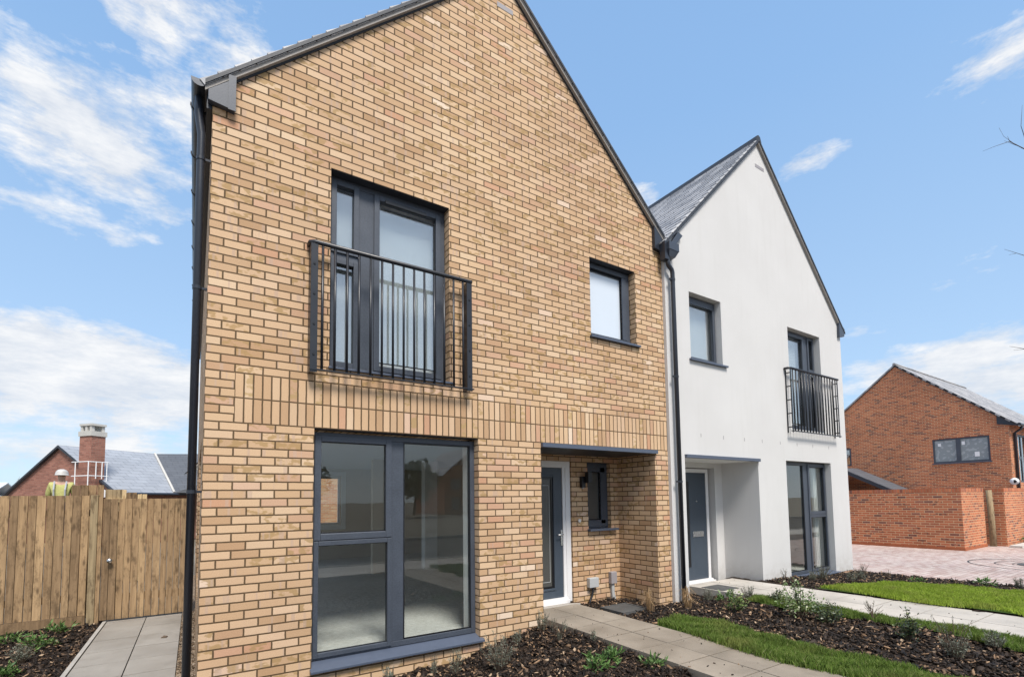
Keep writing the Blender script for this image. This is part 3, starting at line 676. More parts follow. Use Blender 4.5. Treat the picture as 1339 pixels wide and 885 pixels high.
m = MB(); m.prism([(5.93, lf(5.93) + .01), (AX, AZ + .01), (AX, AZ + .055), (5.93, lf(5.93) + .055)], YW - .062, YW - .0505); m.build('verge_cap', 'verge_dark', WH)
m = MB(); m.prism([(AX, AZ + .01), (11.86, rf(11.86) + .01), (11.86, rf(11.86) + .055), (AX, AZ + .055)], YW - .062, YW - .0505); m.build('verge_cap', 'verge_dark', WH)
m = MB(); m.prism([(AX, AZ - .03), (11.80, rf(11.80) - .03), (11.80, rf(11.8) - .002), (AX, AZ - .002)], YW - .045, YW + .1); m.build('verge', 'verge', WH)
m = MB(); m.prism([(6.10, 5.40), (6.21, 5.40), (6.41, 5.62), (6.31, 5.66)], YW - .055, YW - .001); m.build('eaves_box', 'gutterbox', WH, bevel=.003)
m = MB(); m.prism([(11.60, 4.88), (11.82, 4.92), (11.86, 5.08), (11.62, 5.24)], YW - .055, YW - .001); m.build('eaves_box', 'gutterbox', WH, bevel=.003)
m = MB(); m.box(5.995, 6.11, .002, 9.0, 5.24, 5.34); m.build('valley_gutter', 'pvc', WH)
m = MB(); m.hexa([(5.99, -.165, 5.15), (6.13, -.165, 5.16), (6.15, YW - .002, 5.16), (5.99, YW - .002, 5.15), (5.955, -.20, 5.245), (6.175, -.20, 5.245), (6.195, YW - .002, 5.245), (5.955, YW - .002, 5.245)])
m.box(5.95, 6.18, -.205, YW - .002, 5.247, 5.37); m.build('rainwater_hopper', 'gutterbox', WH, bevel=.003)
m = MB(); m.box(5.90, 6.0, -.16, -.06, 5.10, 5.38); m.build('gutter_outlet', 'pvc', WH)
downpipe(WH, [(6.0, -.125, 5.16), (6.0, -.125, 5.07), (6.015, -.125, 5.03), (6.085, -.125, 4.975), (6.10, -.125, 4.93), (6.10, -.125, 4.7), (6.11, -.125, -.12)], .034,
         [(6.10, -.125, 4.82), (6.104, -.125, 3.3), (6.107, -.125, 1.70)], ('f', 0))
# porch canopy, soffit
m = MB(); m.box(6.337, 8.36, YW - .045, YW + .002, 2.075, 2.128); m.build('porch_canopy', 'sill', WH, bevel=.003)
m = MB(); m.box(6.337, 8.343, YW + .004, .66, 2.09, 2.12); m.build('porch_soffit', 'plaster_white', WH)
fr = MB(); fr.ring(6.99, 8.055, -.06, 1.985, .07, .765, .84, .07, .03); fr.build('door_frame', 'upvc', WH, bevel=.004)
d = MB(); gx0, gx1, gz0, gz1 = 7.16, 7.49, .215, 1.75
d.grid([7.065, gx0, gx1, 7.98], [-.02, gz0, gz1, 1.912], lambda x, z: not (gx0 < x < gx1 and gz0 < z < gz1), .775, .82); door = d.build('door', 'door', WH, bevel=.003)
r_ = MB(); r_.ring(gx0, gx1, gz0, gz1, .05, .768, .81); r_.build('glazing_bead', 'black', door)
pane(door, gx0 + .05, gx1 - .05, gz0 + .05, gz1 - .05, .79, 'frosted')
r_ = MB(); r_.box(7.57, 7.88, .765, .774, .745, .845); r_.build('letter_plate', 'chrome', door, bevel=.004)
r_ = MB(); r_.tube([(7.70, .776, 1.39), (7.70, .762, 1.39)], .014, 10); r_.build('door_viewer', 'chrome', door)
r_ = MB(); r_.tube([(7.13, .775, .93), (7.13, .72, .93), (7.16, .712, .93), (7.25, .712, .93)], .009, 8); r_.build('handle', 'chrome', door, smooth=True)
r_ = MB(); r_.box(7.0, 8.05, .665, .774, -.085, -.045); r_.box(7.0, 8.05, .72, .774, -.045, -.022); r_.build('door_cill', 'upvc', door, bevel=.003)
th = MB(); th.hexa([(6.5, .42, -.10), (8.05, .42, -.10), (8.10, .664, -.16), (6.5, .664, -.16), (6.5, .42, .0), (8.05, .42, .0), (8.10, .664, -.075), (6.5, .664, -.075)]); th.build('threshold', 'slab_side', WH)
# windows
w = window(WH, 6.58, 7.425, 3.675, 4.776, .07, .05, [], [(6.595, 7.41, 3.695, 4.755, .062)], [(6.665, 7.30, 3.765, 4.625)], 'glass_up')
m = MB(); m.box(6.65, 7.35, .052, .072, 4.645, 4.72); m.build('sash_rail', 'frame', w)
s = MB(); s.box(6.535, 7.52, YW - .045, .07, 3.642, 3.672); s.build('sill', 'sill', w, bevel=.003)
w = window(WH, 9.56, 10.81, 2.77, 4.745, .07, .05, [(10.36, 10.53, 2.82, 4.69), (10.53, 10.76, 3.93, 4.04)],
           [(9.60, 10.37, 2.80, 4.70, .06), (10.525, 10.78, 4.01, 4.72, .05), (10.525, 10.78, 2.80, 3.96, .05)],
           [(9.665, 10.305, 2.90, 4.58), (10.58, 10.73, 4.07, 4.65), (10.58, 10.73, 2.87, 3.90)], 'glass_up')
s = MB(); s.box(9.562, 10.808, YW + .002, .07, 2.7505, 2.769); s.build('sill', 'sill', w)
w = window(WH, 9.275, 11.0, -.045, 2.125, .07, .055, [(10.12, 10.30, .01, 2.07), (10.30, 10.945, 1.045, 1.15)],
           [(10.285, 10.985, 1.085, 2.10, .058), (10.285, 10.985, -.03, 1.078, .045)],
           [(9.345, 10.10, .03, 2.06), (10.352, 10.92, 1.155, 2.03), (10.338, 10.93, .03, 1.025)])
s = MB(); s.hexa([(9.26, YW - .055, -.10), (11.09, YW - .055, -.10), (11.0, .09, -.0695), (9.28, .09, -.0695), (9.26, YW - .055, -.078), (11.09, YW - .055, -.078), (11.0, .09, -.046), (9.28, .09, -.046)]); s.build('sill', 'sill', w, bevel=.003)
railing(WH, 9.37, 11.26, 2.68, 3.885, YW - .002, .10, 16, ladder=True)
m = MB(); m.box(8.70, 8.99, YW - .004, YW - .0005, 7.66, 7.72); m.build('gable_vent', 'mid_plastic', WH)
# weep vents above the openings
for x in [6.75, 7.35, 7.95, 8.5, 9.1, 9.7, 10.3, 10.95]:
    v = MB(); v.box(x, x + .012, YW - .003, YW - .0005, 2.42, 2.48); v.build('weep_vent', 'mid_plastic', WH)
# interior
m = MB(); m.box(8.62, 11.48, .26, 6, -.30, -.05); m.build('room_floor', 'screed', WH)
m = MB(); m.box(8.62, 11.48, 4.0, 4.1, -.05, 2.36); m.box(8.62, 11.48, .26, 4.0, 2.36, 2.40); m.box(8.62, 8.64, .26, 4, -.05, 2.36); m.box(11.46, 11.48, .26, 4, -.05, 2.36); m.build('room_wall', 'plaster', WH)
m = MB()
for k in range(5): m.box(10.78 + k * .03, 10.80 + k * .03, .20 + (k % 2) * .02, .24, -.04, 2.1)
m.build('curtain', 'curtain', WH)
m = MB(); m.box(6.04, 11.48, 2.6, 2.64, 2.64, 5.0); m.box(6.04, 11.48, .26, 2.6, 2.6, 2.64); m.box(6.04, 11.48, .26, 2.6, 5.0, 5.04); m.box(8.7, 8.74, .26, 2.6, 2.64, 5.0); m.build('upper_room', 'plaster_white', WH)
m = MB(); m.box(9.58, 10.3, .19, .20, 2.79, 4.72); m.box(6.60, 7.40, .19, .20, 3.69, 4.76); m.build('blind', 'blind', WH)
m = MB()
for k in range(6): m.box(10.34 + k * .028, 10.36 + k * .028, .18 + (k % 2) * .015, .2, 2.80, 4.70)
m.build('curtain', 'curtain', WH)

# ================================================================== GROUND
g = MB(); g.face([(-600, -600, -.34), (600, -600, -.34), (600, 900, -.34), (-600, 900, -.34)]); tag(g.build('ground', 'ground'), 'open ground around the houses out to the horizon', 'ground', kind='structure')
g = MB(); g.box(-60, 60, -13.5, -6.6, -.40, -.12); tag(g.build('road', 'asphalt'), 'dark asphalt road in front of the plots', 'road', kind='structure')
g = MB(); g.box(-60, 60, -6.6, -6.45, -.40, .0); g.box(-60, 60, -13.65, -13.5, -.40, .0); tag(g.build('kerb', 'edging'), 'concrete kerb along the road', 'kerb', kind='structure')
g = MB(); g.box(-60, 60, -6.45, -5.0, -.38, -.02); tag(g.build('pavement', 'slab_pale'), 'pavement between the road and the front gardens', 'pavement', kind='structure')
# front path of the brick house (450 slabs)
def slabs(name, x_edges, y_edges, z, th, mat, label, drift=lambda x, y: x, gap=.011, zf=None):
    m = MB(); rr = random.Random(name)
    for i in range(len(x_edges) - 1):
        for j in range(len(y_edges) - 1):
            a, b = x_edges[i] + gap / 2, x_edges[i + 1] - gap / 2; c, d = y_edges[j] + gap / 2, y_edges[j + 1] - gap / 2
            dzz = rr.uniform(-.0015, .0015)
            P = [(drift(a, c), c), (drift(b, c), c), (drift(b, d), d), (drift(a, d), d)]
            m.hexa([(x, y, z - th) for x, y in P] + [(x, y, z + dzz) for x, y in P])
    return tag(m.build(name, mat, bevel=0), label, 'path', kind='structure')
dr = lambda x, y: x + .025 * y if y < 0 else x
slabs('front_path', [3.605, 4.04, 4.49], [-5.0] + [-.57 - .485 * k for k in range(9, -1, -1)][1:] + [-.57 + .485, .42], 0, .12, 'slab', 'grey concrete slab path up to the brick porch', dr)
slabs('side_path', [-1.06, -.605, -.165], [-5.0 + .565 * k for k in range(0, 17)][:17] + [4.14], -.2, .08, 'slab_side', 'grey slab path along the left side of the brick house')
slabs('second_path', [6.88, 7.52, 8.15], [-5.0 + .5 * k for k in range(0, 11)] + [.42], 0, .12, 'slab_pale', 'pale slab path up to the white porch', lambda x, y: x + (.045 * max(0, -y - .4) if x > 7.6 else .02 * max(0, -y)) * .6)
m = MB(); m.box(-1.105, -1.065, -5, 4.14, -.32, -.192); tag(m.build('path_edging', 'edging'), 'narrow concrete edging strip beside the side path', 'edging', kind='structure')
# clay paver court
m = MB(); m.box(12.02, 40, -5.0, .0, -.36, -.2); m.box(11.76, 40, .0, 14, -.36, -.2); tag(m.build('paved_court', 'paver'), 'pinkish block paved court beyond the white house', 'paving', kind='structure')
def annulus(m, cx, cy, r0, r1, z, n=48):
    for k in range(n):
        a0, a1 = 2 * math.pi * k / n, 2 * math.pi * (k + 1) / n
        P = lambda r, a: (cx + r * math.cos(a), cy + r * math.sin(a), z)
        m.face([P(r0, a0), P(r1, a0), P(r1, a1), P(r0, a1)])
m = MB(); annulus(m, 16.35, -1.95, .42, .44, -.194); annulus(m, 16.35, -1.95, .72, .745, -.194); annulus(m, 16.35, -1.95, 1.18, 1.215, -.194)
tag(m.build('paving_ring', 'asphalt'), 'dark curved joints ringing the cover in the block paving', 'paving', kind='structure')
mc = MB(); mc.tube([(16.35, -1.95, -.22), (16.35, -1.95, -.190)], .36, 32); tag(mc.build('manhole_cover', 'iron'), 'round dark manhole cover set in the paved court at the right edge', 'manhole cover')
m = MB(); m.box(21.2, 31, -.75, -.47, -.36, -.14); tag(m.build('wall_kerb', 'stone'), 'pale kerb edging the strip before the far right garden wall', 'kerb', kind='structure')
# beds and lawns
bed1 = [(-.02, -.005), (3.598, -.005), (3.575, -1.0), (3.53, -3), (3.48, -5), (-.02, -5)]
bedp = [(4.50, .77), (5.71, .77), (5.71, .0), (6.02, .0), (6.34, -.05), (6.34, .3), (6.88, .3), (6.9, -4.95), (4.40, -4.95), (4.48, -.6)]
bedr = [(8.36, .6), (8.36, -.06), (11.99, -.06), (11.99, -4.95), (8.2, -4.95), (8.17, -.9), (8.15, .6)]
bedl = [(-3.6, 4.5), (-1.1, 4.5), (-1.1, -5), (-3.6, -5)]
HL = lambda x, y: -.235 + 0 * np.asarray(x)
patch('planting_bed', bed1, .05, H, 'soil', 'dark soil bed under the large brick house window', 'planting bed')
patch('planting_bed', bedp, .05, H, 'soil', 'dark soil bed between the two front paths', 'planting bed')
patch('planting_bed', bedr, .07, H, 'soil', 'dark soil bed below the white house window', 'planting bed')
patch('planting_bed', bedl, .08, HL, 'soil', 'dark soil bed before the left timber fence', 'planting bed')
chips('bark_chips', [(1.0, -.01), (3.595, -.01), (3.57, -1.0), (3.52, -3.2), (1.4, -3.2), (.9, -1.4)], 14000, H, 'brown bark chips covering the bed under the large window')
chips('bark_chips', [(4.50, .76), (5.70, .76), (5.71, .0), (6.33, -.06), (6.36, .25), (6.87, .25), (6.89, -4.6), (5.1, -4.6), (5.05, -1.2), (4.55, -1.0)], 17000, H, 'brown bark chips covering the bed between the two front paths')
chips('bark_chips', [(8.37, .0), (11.97, -.08), (11.97, -4), (11.2, -4), (10.2, -1.5), (8.3, -.9)], 8000, H, 'brown bark chips along the bed by the white house and court', (.025, .075))
chips('bark_chips', [(-3.2, 4.2), (-1.11, 4.2), (-1.11, .8), (-2.6, .8)], 8000, HL, 'brown bark chips before the left timber fence')
chips('gravel', [(-.162, -1), (-.012, -1), (-.012, 4.3), (-.162, 4.3)], 5000, lambda x, y: -.225 + 0 * np.asarray(x), 'brown gravel strip between the side path and the brick wall', (.012, .028), 'gravel')
m = MB(); m.box(-.165, -.001, -.05, 9, -.36, -.225); tag(m.build('gravel_strip', 'gravel'), 'narrow gravel margin along the side wall of the brick house', 'gravel', kind='structure')
chips('bark_crumbs', [(3.6, .3), (4.48, .3), (4.44, -3.2), (3.54, -3.2)], 60, lambda x, y: .001 + 0 * np.asarray(x) - bumpy(x, y), 'dark crumbs of bark and soil strewn on the porch path', (.008, .03))
chips('bark_crumbs', [(6.9, .3), (8.12, .3), (8.12, -3.6), (7.0, -3.6)], 50, lambda x, y: .001 + 0 * np.asarray(x) - bumpy(x, y), 'dark crumbs strewn on the white porch path', (.010, .03))
G1 = [(4.46, -.98), (4.95, -1.0), (5.10, -1.4), (5.02, -2.2), (4.98, -2.8), (5.02, -3.5), (5.0, -4.9), (4.34, -4.9), (4.36, -2.9), (4.42, -1.6)]
G2 = [(6.60, -.82), (6.93, -.75), (6.95, -2), (6.98, -4.9), (6.35, -4.9), (6.45, -3.6), (6.66, -3.0), (6.72, -2.4), (6.62, -1.9), (6.5, -1.5)]
G3 = [(8.20, -.98), (8.9, -1.2), (9.6, -1.25), (10.3, -1.38), (10.9, -1.95), (11.2, -2.9), (11.3, -4.9), (8.24, -4.9), (8.23, -2.4)]
G4 = [(-60, -17), (60, -17), (60, -13.65), (-60, -13.65)]
LH = lambda x, y: H(x, y) + .03
for nm, gp, lab in (('lawn', G1, 'turf of the narrow strip beside the brick house path'), ('lawn', G2, 'turf of the thin strip beside the white house path'), ('lawn', G3, 'turf of the bright lawn right of the white house path')):
    patch(nm, gp, .04, LH, 'turf', lab, 'lawn', noise=False)
blades('grass', G1, 60000, LH, 'grass', 'shaggy green grass on the narrow strip beside the brick house path', (.035, .085))
blades('grass', G2, 42000, LH, 'grass', 'green grass on the thin strip beside the white house path', (.03, .07))
blades('grass', G3, 95000, LH, 'grass_sunlit', 'sunlit yellowish green lawn between the white house path and the court', (.03, .065), .1)

# ================================================================== BOUNDARIES
def boards(m, x0, x1, z0, z1, y, w=.10, th=.018, rr=None, jit=.012, lap=.012):
    rr = rr or random.Random(3); x = x0; i = 0
    while x < x1 - .02:
        ww = min(w * rr.uniform(.92, 1.08), x1 - x); yy = y - (i % 2) * .008 - rr.uniform(0, .004)
        tl = rr.uniform(-jit, jit) * .3
        m.hexa([(x + .002, yy, z0), (x + ww - .006, yy - .006, z0), (x + ww - .003, yy + th, z0), (x + .002, yy + th, z0),
                (x + .002 + tl, yy, z1 + rr.uniform(-jit, jit) * .4), (x + ww - .003 + tl, yy - .006, z1 + rr.uniform(-jit, jit) * .4), (x + ww - .003 + tl, yy + th, z1), (x + .002 + tl, yy + th, z1)])
        x += ww; i += 1
F1 = thing('timber_fence', 'weathered close board timber fence at the left, ending at a thick post', 'fence', (-2.3, 4.3, -.25), 'timber fences at the left')
m = MB(); boards(m, -4.2, -1.32, -.10, 1.595, 4.28, .092, rr=random.Random(5), jit=.005); m.build('board_panel', 'fence', F1)
m = MB(); m.box(-4.2, -1.32, 4.255, 4.30, -.30, -.105); m.build('gravel_board', 'fence', F1)
for z in (.1, 1.3):
    m = MB(); m.box(-4.2, -1.32, 4.31, 4.36, z, z + .09); m.build('rail', 'fence', F1)
m = MB(); m.box(-1.30, -1.215, 4.20, 4.29, -.32, 1.60); m.build('post', 'fence_grey', F1, bevel=.004)
m = MB(); m.box(-1.213, -1.165, 4.215, 4.27, -.30, 1.57); m.build('post', 'fence', F1, bevel=.004)
GT = thing('timber_gate', 'tall timber side gate of vertical boards with a round metal knob', 'gate', (-.65, 4.2, -.2))
m = MB(); boards(m, -1.16, -.03, -.192, 1.545, 4.235, .088, rr=random.Random(9), jit=.006); m.build('board_panel', 'fence', GT)
for z in (.05, 1.25):
    m = MB(); m.box(-1.15, -.04, 4.26, 4.30, z, z + .11); m.build('rail', 'fence', GT)
m = MB(); m.tube([(-1.06, 4.225, .655), (-1.06, 4.19, .655), (-1.06, 4.172, .655), (-1.06, 4.15, .655), (-1.06, 4.143, .655)], [.016, .016, .036, .034, .012], 14); m.build('knob', 'chrome', GT, smooth=True)
F2 = thing('timber_fence', 'short taller timber panel standing behind the post between fence and gate', 'fence', (-1.45, 4.9, -.3), 'timber fences at the left')
m = MB(); boards(m, -1.62, -1.24, -.25, 1.765, 4.9, .10, rr=random.Random(4)); m.build('board_panel', 'fence', F2)
m = MB(); boards(m, -1.235, -1.02, -.25, 1.70, 4.98, .10, rr=random.Random(14)); m.build('board_panel', 'fence_grey', F2)
m = MB(); m.box(-1.22, -1.00, 4.93, 4.97, 1.50, 1.56); m.build('rail', 'timber_light', F2)
F3 = thing('timber_fence', 'fresh pale timber fence rising just above the gate in the distance', 'fence', (-1.2, 9.4, -.3), 'timber fences at the left')
rr = random.Random(8); x = -1.75
for k, (w_, t_) in enumerate([(.12, 1.60), (.26, 1.80), (.20, 1.74), (.18, 1.70)]):
    m = MB(); boards(m, x, x + w_, -.3, t_, 9.4, .09, rr=rr, jit=.03); m.build('board_panel', 'fence' if k in (0, 2) else 'timber_light', F3); x += w_
m = MB(); m.box(-1.75, -.9, 9.43, 9.48, 1.2, 1.3); m.build('rail', 'timber_light', F3)

# right hand garden walls
GW = thing('garden_wall', 'red brick garden wall with a corner, left of the timber post across the court', 'wall', (19.2, 1.5, -.2), 'red brick garden walls')
m = MB(); m.box(19.02, 19.24, .015, 12, -.35, 1.53); m.box(19.24, 21.1, .015, .235, -.35, 1.53); m.build('wall', 'red', GW)
m = MB(); m.box(19.015, 19.245, .010, 12, 1.532, 1.642); m.box(19.245, 21.1, .010, .240, 1.532, 1.642); m.build('coping', brick_mat('red_coping_brick', RED, (.36, .24, .14), bw=.075, bh=.3, offset=0), GW)
m = MB(); m.box(19.0, 19.018, .0, 12, -.35, -.12); m.box(19.018, 21.1, -.003, .013, -.35, -.12); m.build('base_course', simple('orange_red_brick', (.36, .12, .055), .8, 0, .2, 40, .3, .003), GW)
GW2 = thing('garden_wall', 'red brick garden wall running off right of the timber post', 'wall', (25, -.2, -.2), 'red brick garden walls')
m = MB(); m.box(21.55, 29.0, -.36, -.14, -.35, 1.53); m.box(21.55, 21.77, -.14, .6, -.35, 1.53); m.build('wall', 'red', GW2)
m = MB(); m.box(21.545, 29.0, -.365, -.135, 1.532, 1.642); m.box(21.545, 21.775, -.135, .6, 1.532, 1.642); m.build('coping', 'red_coping' if 'red_coping' in M else bpy.data.materials['red_coping_brick'], GW2)
p = MB(); p.tube([(21.35, -.08, -.3), (21.33, -.08, .6), (21.30, -.07, 1.58)], [.085, .08, .075], 10); tag(p.build('timber_post', 'fence_grey', smooth=True), 'leaning round timber post between the two red garden walls', 'post')


# red brick house at the right
RH = thing('red_brick_house', 'red brick house with grey roof behind the garden walls at right', 'house', (34, 4.8, -.2))
RX = 29.5
def yzprism(m, poly, x0, x1):
    n = len(poly); i = len(m.v); m.v += [(x0, y, z) for y, z in poly] + [(x1, y, z) for y, z in poly]
    m.f.append([i + k for k in range(n)]); m.uv.append(None); m.f.append([i + n + k for k in reversed(range(n))]); m.uv.append(None)
    for k in range(n):
        k2 = (k + 1) % n; m.f.append([i + k, i + n + k, i + n + k2, i + k2]); m.uv.append(None)
RL = 9.2                                   # rear eave line
m = MB()
ys, zs = [1.0, 1.63, 3.62, 7.05, 7.6, RL], [-.35, 2.93, 3.05, 3.98, 4.06, 4.4]
okr = lambda y, z: not (1.63 < y < 3.62 and 2.93 < z < 4.06) and not (7.05 < y < 7.6 and 3.05 < z < 3.98)
for i in range(5):
    for j in range(5):
        if okr((ys[i] + ys[i + 1]) / 2, (zs[j] + zs[j + 1]) / 2): m.box(RX, RX + .3, ys[i], ys[i + 1], zs[j], zs[j + 1])
sl, sr = (7.95 - 4.62) / 3.9, (7.95 - 4.4) / (RL - 4.9)
yzprism(m, [(1.0, 4.401), (RL, 4.401), (4.9, 7.95), (1.0, 4.62)], RX, RX + .3)
for x0, x1, z0, z1 in ((29.801, 30.75, -.35, 4.5), (32.4, 40, -.35, 4.5), (30.75, 32.4, -.35, 1.95), (30.75, 32.4, 4.12, 4.5)): m.box(x0, x1, 1.0, 1.3, z0, z1)
m.box(29.801, 40, RL - .3, RL, -.35, 4.3); m.box(39.7, 40, 1.301, RL - .301, -.35, 4.4)
m.build('wall', 'red', RH)
m = MB(); quad_slab(m, (RX - .06, .75, 4.47), (40.1, .75, 4.47), (40.1, 4.9, 8.02), (RX - .06, 4.9, 8.02), .07); m.build('roof', 'tile_grey', RH)
m = MB(); quad_slab(m, (40.1, RL + .1, 4.38), (RX - .06, RL + .1, 4.38), (RX - .06, 4.9, 8.02), (40.1, 4.9, 8.02), .07); m.build('roof', 'tile_grey', RH)
m = MB(); m.tube([(RX - .07, 4.9, 8.02), (40.1, 4.9, 8.02)], .07, 8); m.build('ridge_tile', 'tile_grey', RH)
m = MB()
yzprism(m, [(.74, 4.34), (4.9, 7.90), (4.9, 7.985), (.74, 4.44)], RX - .05, RX - .005); yzprism(m, [(4.9, 7.90), (RL + .1, 4.28), (RL + .1, 4.36), (4.9, 7.985)], RX - .05, RX - .005); m.build('verge', 'verge_dark', RH)
m = MB(); yzprism(m, [(.72, 4.36), (1.35, 4.56), (1.35, 4.90), (.72, 4.42)], RX - .045, RX - .006); yzprism(m, [(.72, 4.36), (1.35, 4.50), (1.35, 4.57), (.72, 4.40)], RX - .048, RX + .1); m.build('eaves_box', 'pvc', RH)
m = MB(); m.tube([(RX, .68, 4.42), (40, .68, 4.42)], .065, 10); m.build('gutter', 'pvc', RH)
m = MB(); m.tube([(30.0, .70, 4.36), (30.0, .72, 4.25), (30.0, .93, 4.1), (30.0, .93, -.3)], .055, 10); m.build('downpipe', 'pvc', RH, smooth=True)
# two-light gable window in the plane x = RX
def xwindow(parent, x, y0, y1, z0, z1, lights, glass, fr=.07):
    m = MB()
    def xring(a, b, c, d, w, x0, x1):
        m.box(x0, x1, a, a + w, c, d); m.box(x0, x1, b - w, b, c, d); m.box(x0, x1, a + w, b - w, d - w, d); m.box(x0, x1, a + w, b - w, c, c + w)
    xring(y0, y1, z0, z1, fr, x, x + .08)
    for a, b in zip(lights[:-1], lights[1:]): m.box(x - .004, x + .076, a[1], b[0], z0 + fr, z1 - fr)
    w = m.build('window', 'frame', parent, bevel=.004)
    for a, b in lights:
        p = MB(); p.box(x + .035, x + .043, a - .01, b + .01, z0 + fr, z1 - fr); p.build('pane', glass, w)
    return w
def patchy_glass():
    s = NT('dusty_glass'); uv = s.uv(); n = s.noise(uv, 6.5, 1, .4)
    c = s.mix(s.ramp(n, [(.56, (0, 0, 0)), (.60, (1, 1, 1))]), (.25, .28, .29, 1), (.34, .37, .38))
    s.bsdf(c, .12, spec=.9); return s.m
M['dusty'] = patchy_glass()
w = xwindow(RH, RX + .02, 1.63, 3.62, 2.93, 4.06, [(1.70, 2.62), (2.78, 3.55)], 'dusty')
p = MB(); p.box(RX + .045, RX + .0545, 2.0, 2.16, 3.15, 3.36); p.box(RX + .045, RX + .0545, 2.47, 2.58, 3.72, 3.88); p.box(RX + .045, RX + .0545, 3.32, 3.43, 3.72, 3.86); p.build('glass_sticker', 'white_paint', w)
p = MB(); p.box(RX - .05, RX + .02, 1.6, 3.66, 2.88, 2.925); p.build('sill', 'sill', w)
xwindow(RH, RX + .02, 7.05, 7.6, 3.05, 3.98, [(7.15, 7.5)], 'glass_up')
window(RH, 30.75, 32.4, 1.95, 4.12, 1.06, .08, [(31.5, 31.62, 2.03, 4.04), (30.83, 31.5, 3.0, 3.12)], [], [(30.85, 31.48, 2.05, 2.98), (30.85, 31.48, 3.14, 4.02), (31.64, 32.3, 2.05, 4.02)], 'glass_up')
m = MB(); m.box(30.83, 32.3, 1.22, 1.23, 2.05, 4.02); m.build('blind', 'blind', RH)
m = MB(); m.tube([(RX + .02, .97, 1.98), (RX - .10, .93, 1.98), (RX - .16, .92, 1.98)], [.05, .13, .15], 12); l0 = m.build('flood_light', 'white_paint', RH, smooth=True)
m = MB(); m.tube([(RX - .161, .92, 1.98), (RX - .165, .92, 1.98)], .07, 12); m.build('lens', 'black', l0)
# lean-to roof of a store behind the garden wall
LT = thing('lean_to_store', 'low store with dark tiled lean-to roof poking over the red garden wall', 'store', (28.5, 6, -.3))
m = MB(); m.box(27.5, 29.44, 4.7, 9.2, -.35, 1.62); m.build('wall', 'red', LT)
m = MB(); quad_slab(m, (27.4, 4.4, 1.62), (29.44, 4.4, 1.62), (29.44, 6.75, 2.88), (27.4, 6.75, 2.88), .07); m.build('roof', M['slate_dark'], LT)
m = MB(); quad_slab(m, (27.36, 4.4, 1.60), (27.399, 4.4, 1.60), (27.399, 6.75, 2.86), (27.36, 6.75, 2.86), .15); m.build('verge', 'pvc', LT)
m = MB(); quad_slab(m, (29.44, 9.3, 1.62), (27.4, 9.3, 1.62), (27.4, 6.75, 2.88), (29.44, 6.75, 2.88), .07); m.build('roof', 'slate_dark', LT)

# house beyond the fence at the left
ang = math.atan2(-.75470958, .65605903)
DH = thing('slate_roofed_house', 'distant brick house with sunlit silver slate roof and stone capped chimney beyond the fence', 'house', (-5.21, 24.647, -.3)); DH.rotation_euler = (0, 0, ang)
# local frame: x along the gable (to the right), y along the ridge; z up from the base
def lbuild(m, name, mat, parent, **k):
    o = m.build(name, mat, None, **k); o.parent = parent; return o
zb = .3
m = MB(); m.prism([(-3.42, 0), (3.42, 0), (3.42, 2.36), (0, 4.45), (-3.42, 2.36)], 0, .25); m.box(3.1, 3.36, .25, 14, 0, 2.2); lbuild(m, 'wall', 'red_far', DH)
m = MB(); quad_slab(m, (3.62, -.12, 2.30), (3.62, 12, 2.30), (0, 12, 4.5), (0, -.12, 4.5), .09); lbuild(m, 'roof', 'slate_sunlit', DH)
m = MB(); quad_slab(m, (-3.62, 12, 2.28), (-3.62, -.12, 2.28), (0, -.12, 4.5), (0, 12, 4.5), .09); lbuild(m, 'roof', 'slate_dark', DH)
m = MB(); m.prism([(-3.64, 2.19), (0, 4.38), (0, 4.495), (-3.64, 2.27)], -.14, -.02); m.prism([(0, 4.38), (3.64, 2.19), (3.64, 2.29), (0, 4.495)], -.14, -.02); lbuild(m, 'verge', 'verge_dark', DH)
m = MB(); m.prism([(2.7, 2.50), (3.60, 2.16), (3.60, 2.10), (2.7, 2.10)], -.10, -.01); lbuild(m, 'eaves_box', 'white_paint', DH)
m = MB(); m.tube([(3.66, -.1, 2.25), (3.66, 6, 2.25)], .06, 8); lbuild(m, 'gutter', 'gutterbox', DH)
# chimney
m = MB(); m.box(1.96, 2.68, -.50, .06, 0, 4.75); ch = lbuild(m, 'chimney', 'red_far', DH)
def sub(m, name, mat): return lbuild(m, name, mat, ch)
m = MB(); m.box(1.92, 2.72, -.54, .10, 4.75, 4.96); sub(m, 'chimney_band', 'stone')
for cx in (2.03, 2.31, 2.58):
    for cy in (-.43, -.01):
        m = MB(); m.box(cx - .06, cx + .06, cy - .06, cy + .06, 4.961, 5.20); sub(m, 'chimney_pier', 'stone')
m = MB(); m.box(1.94, 2.70, -.52, .08, 5.201, 5.29); sub(m, 'chimney_cap', 'stone')
# second wing at right angles with a pale boarded gable
m = MB(); quad_slab(m, (3.63, 2.6, 2.31), (6.4, 6.7, 2.31), (6.4, 7.1, 4.46), (.03, 4.4, 4.49), .09); lbuild(m, 'wing_roof', 'slate_dark', DH)
m = MB(); m.tube([(3.64, 2.6, 2.34), (.05, 4.35, 4.52)], .05, 6); lbuild(m, 'valley', 'stone', DH)
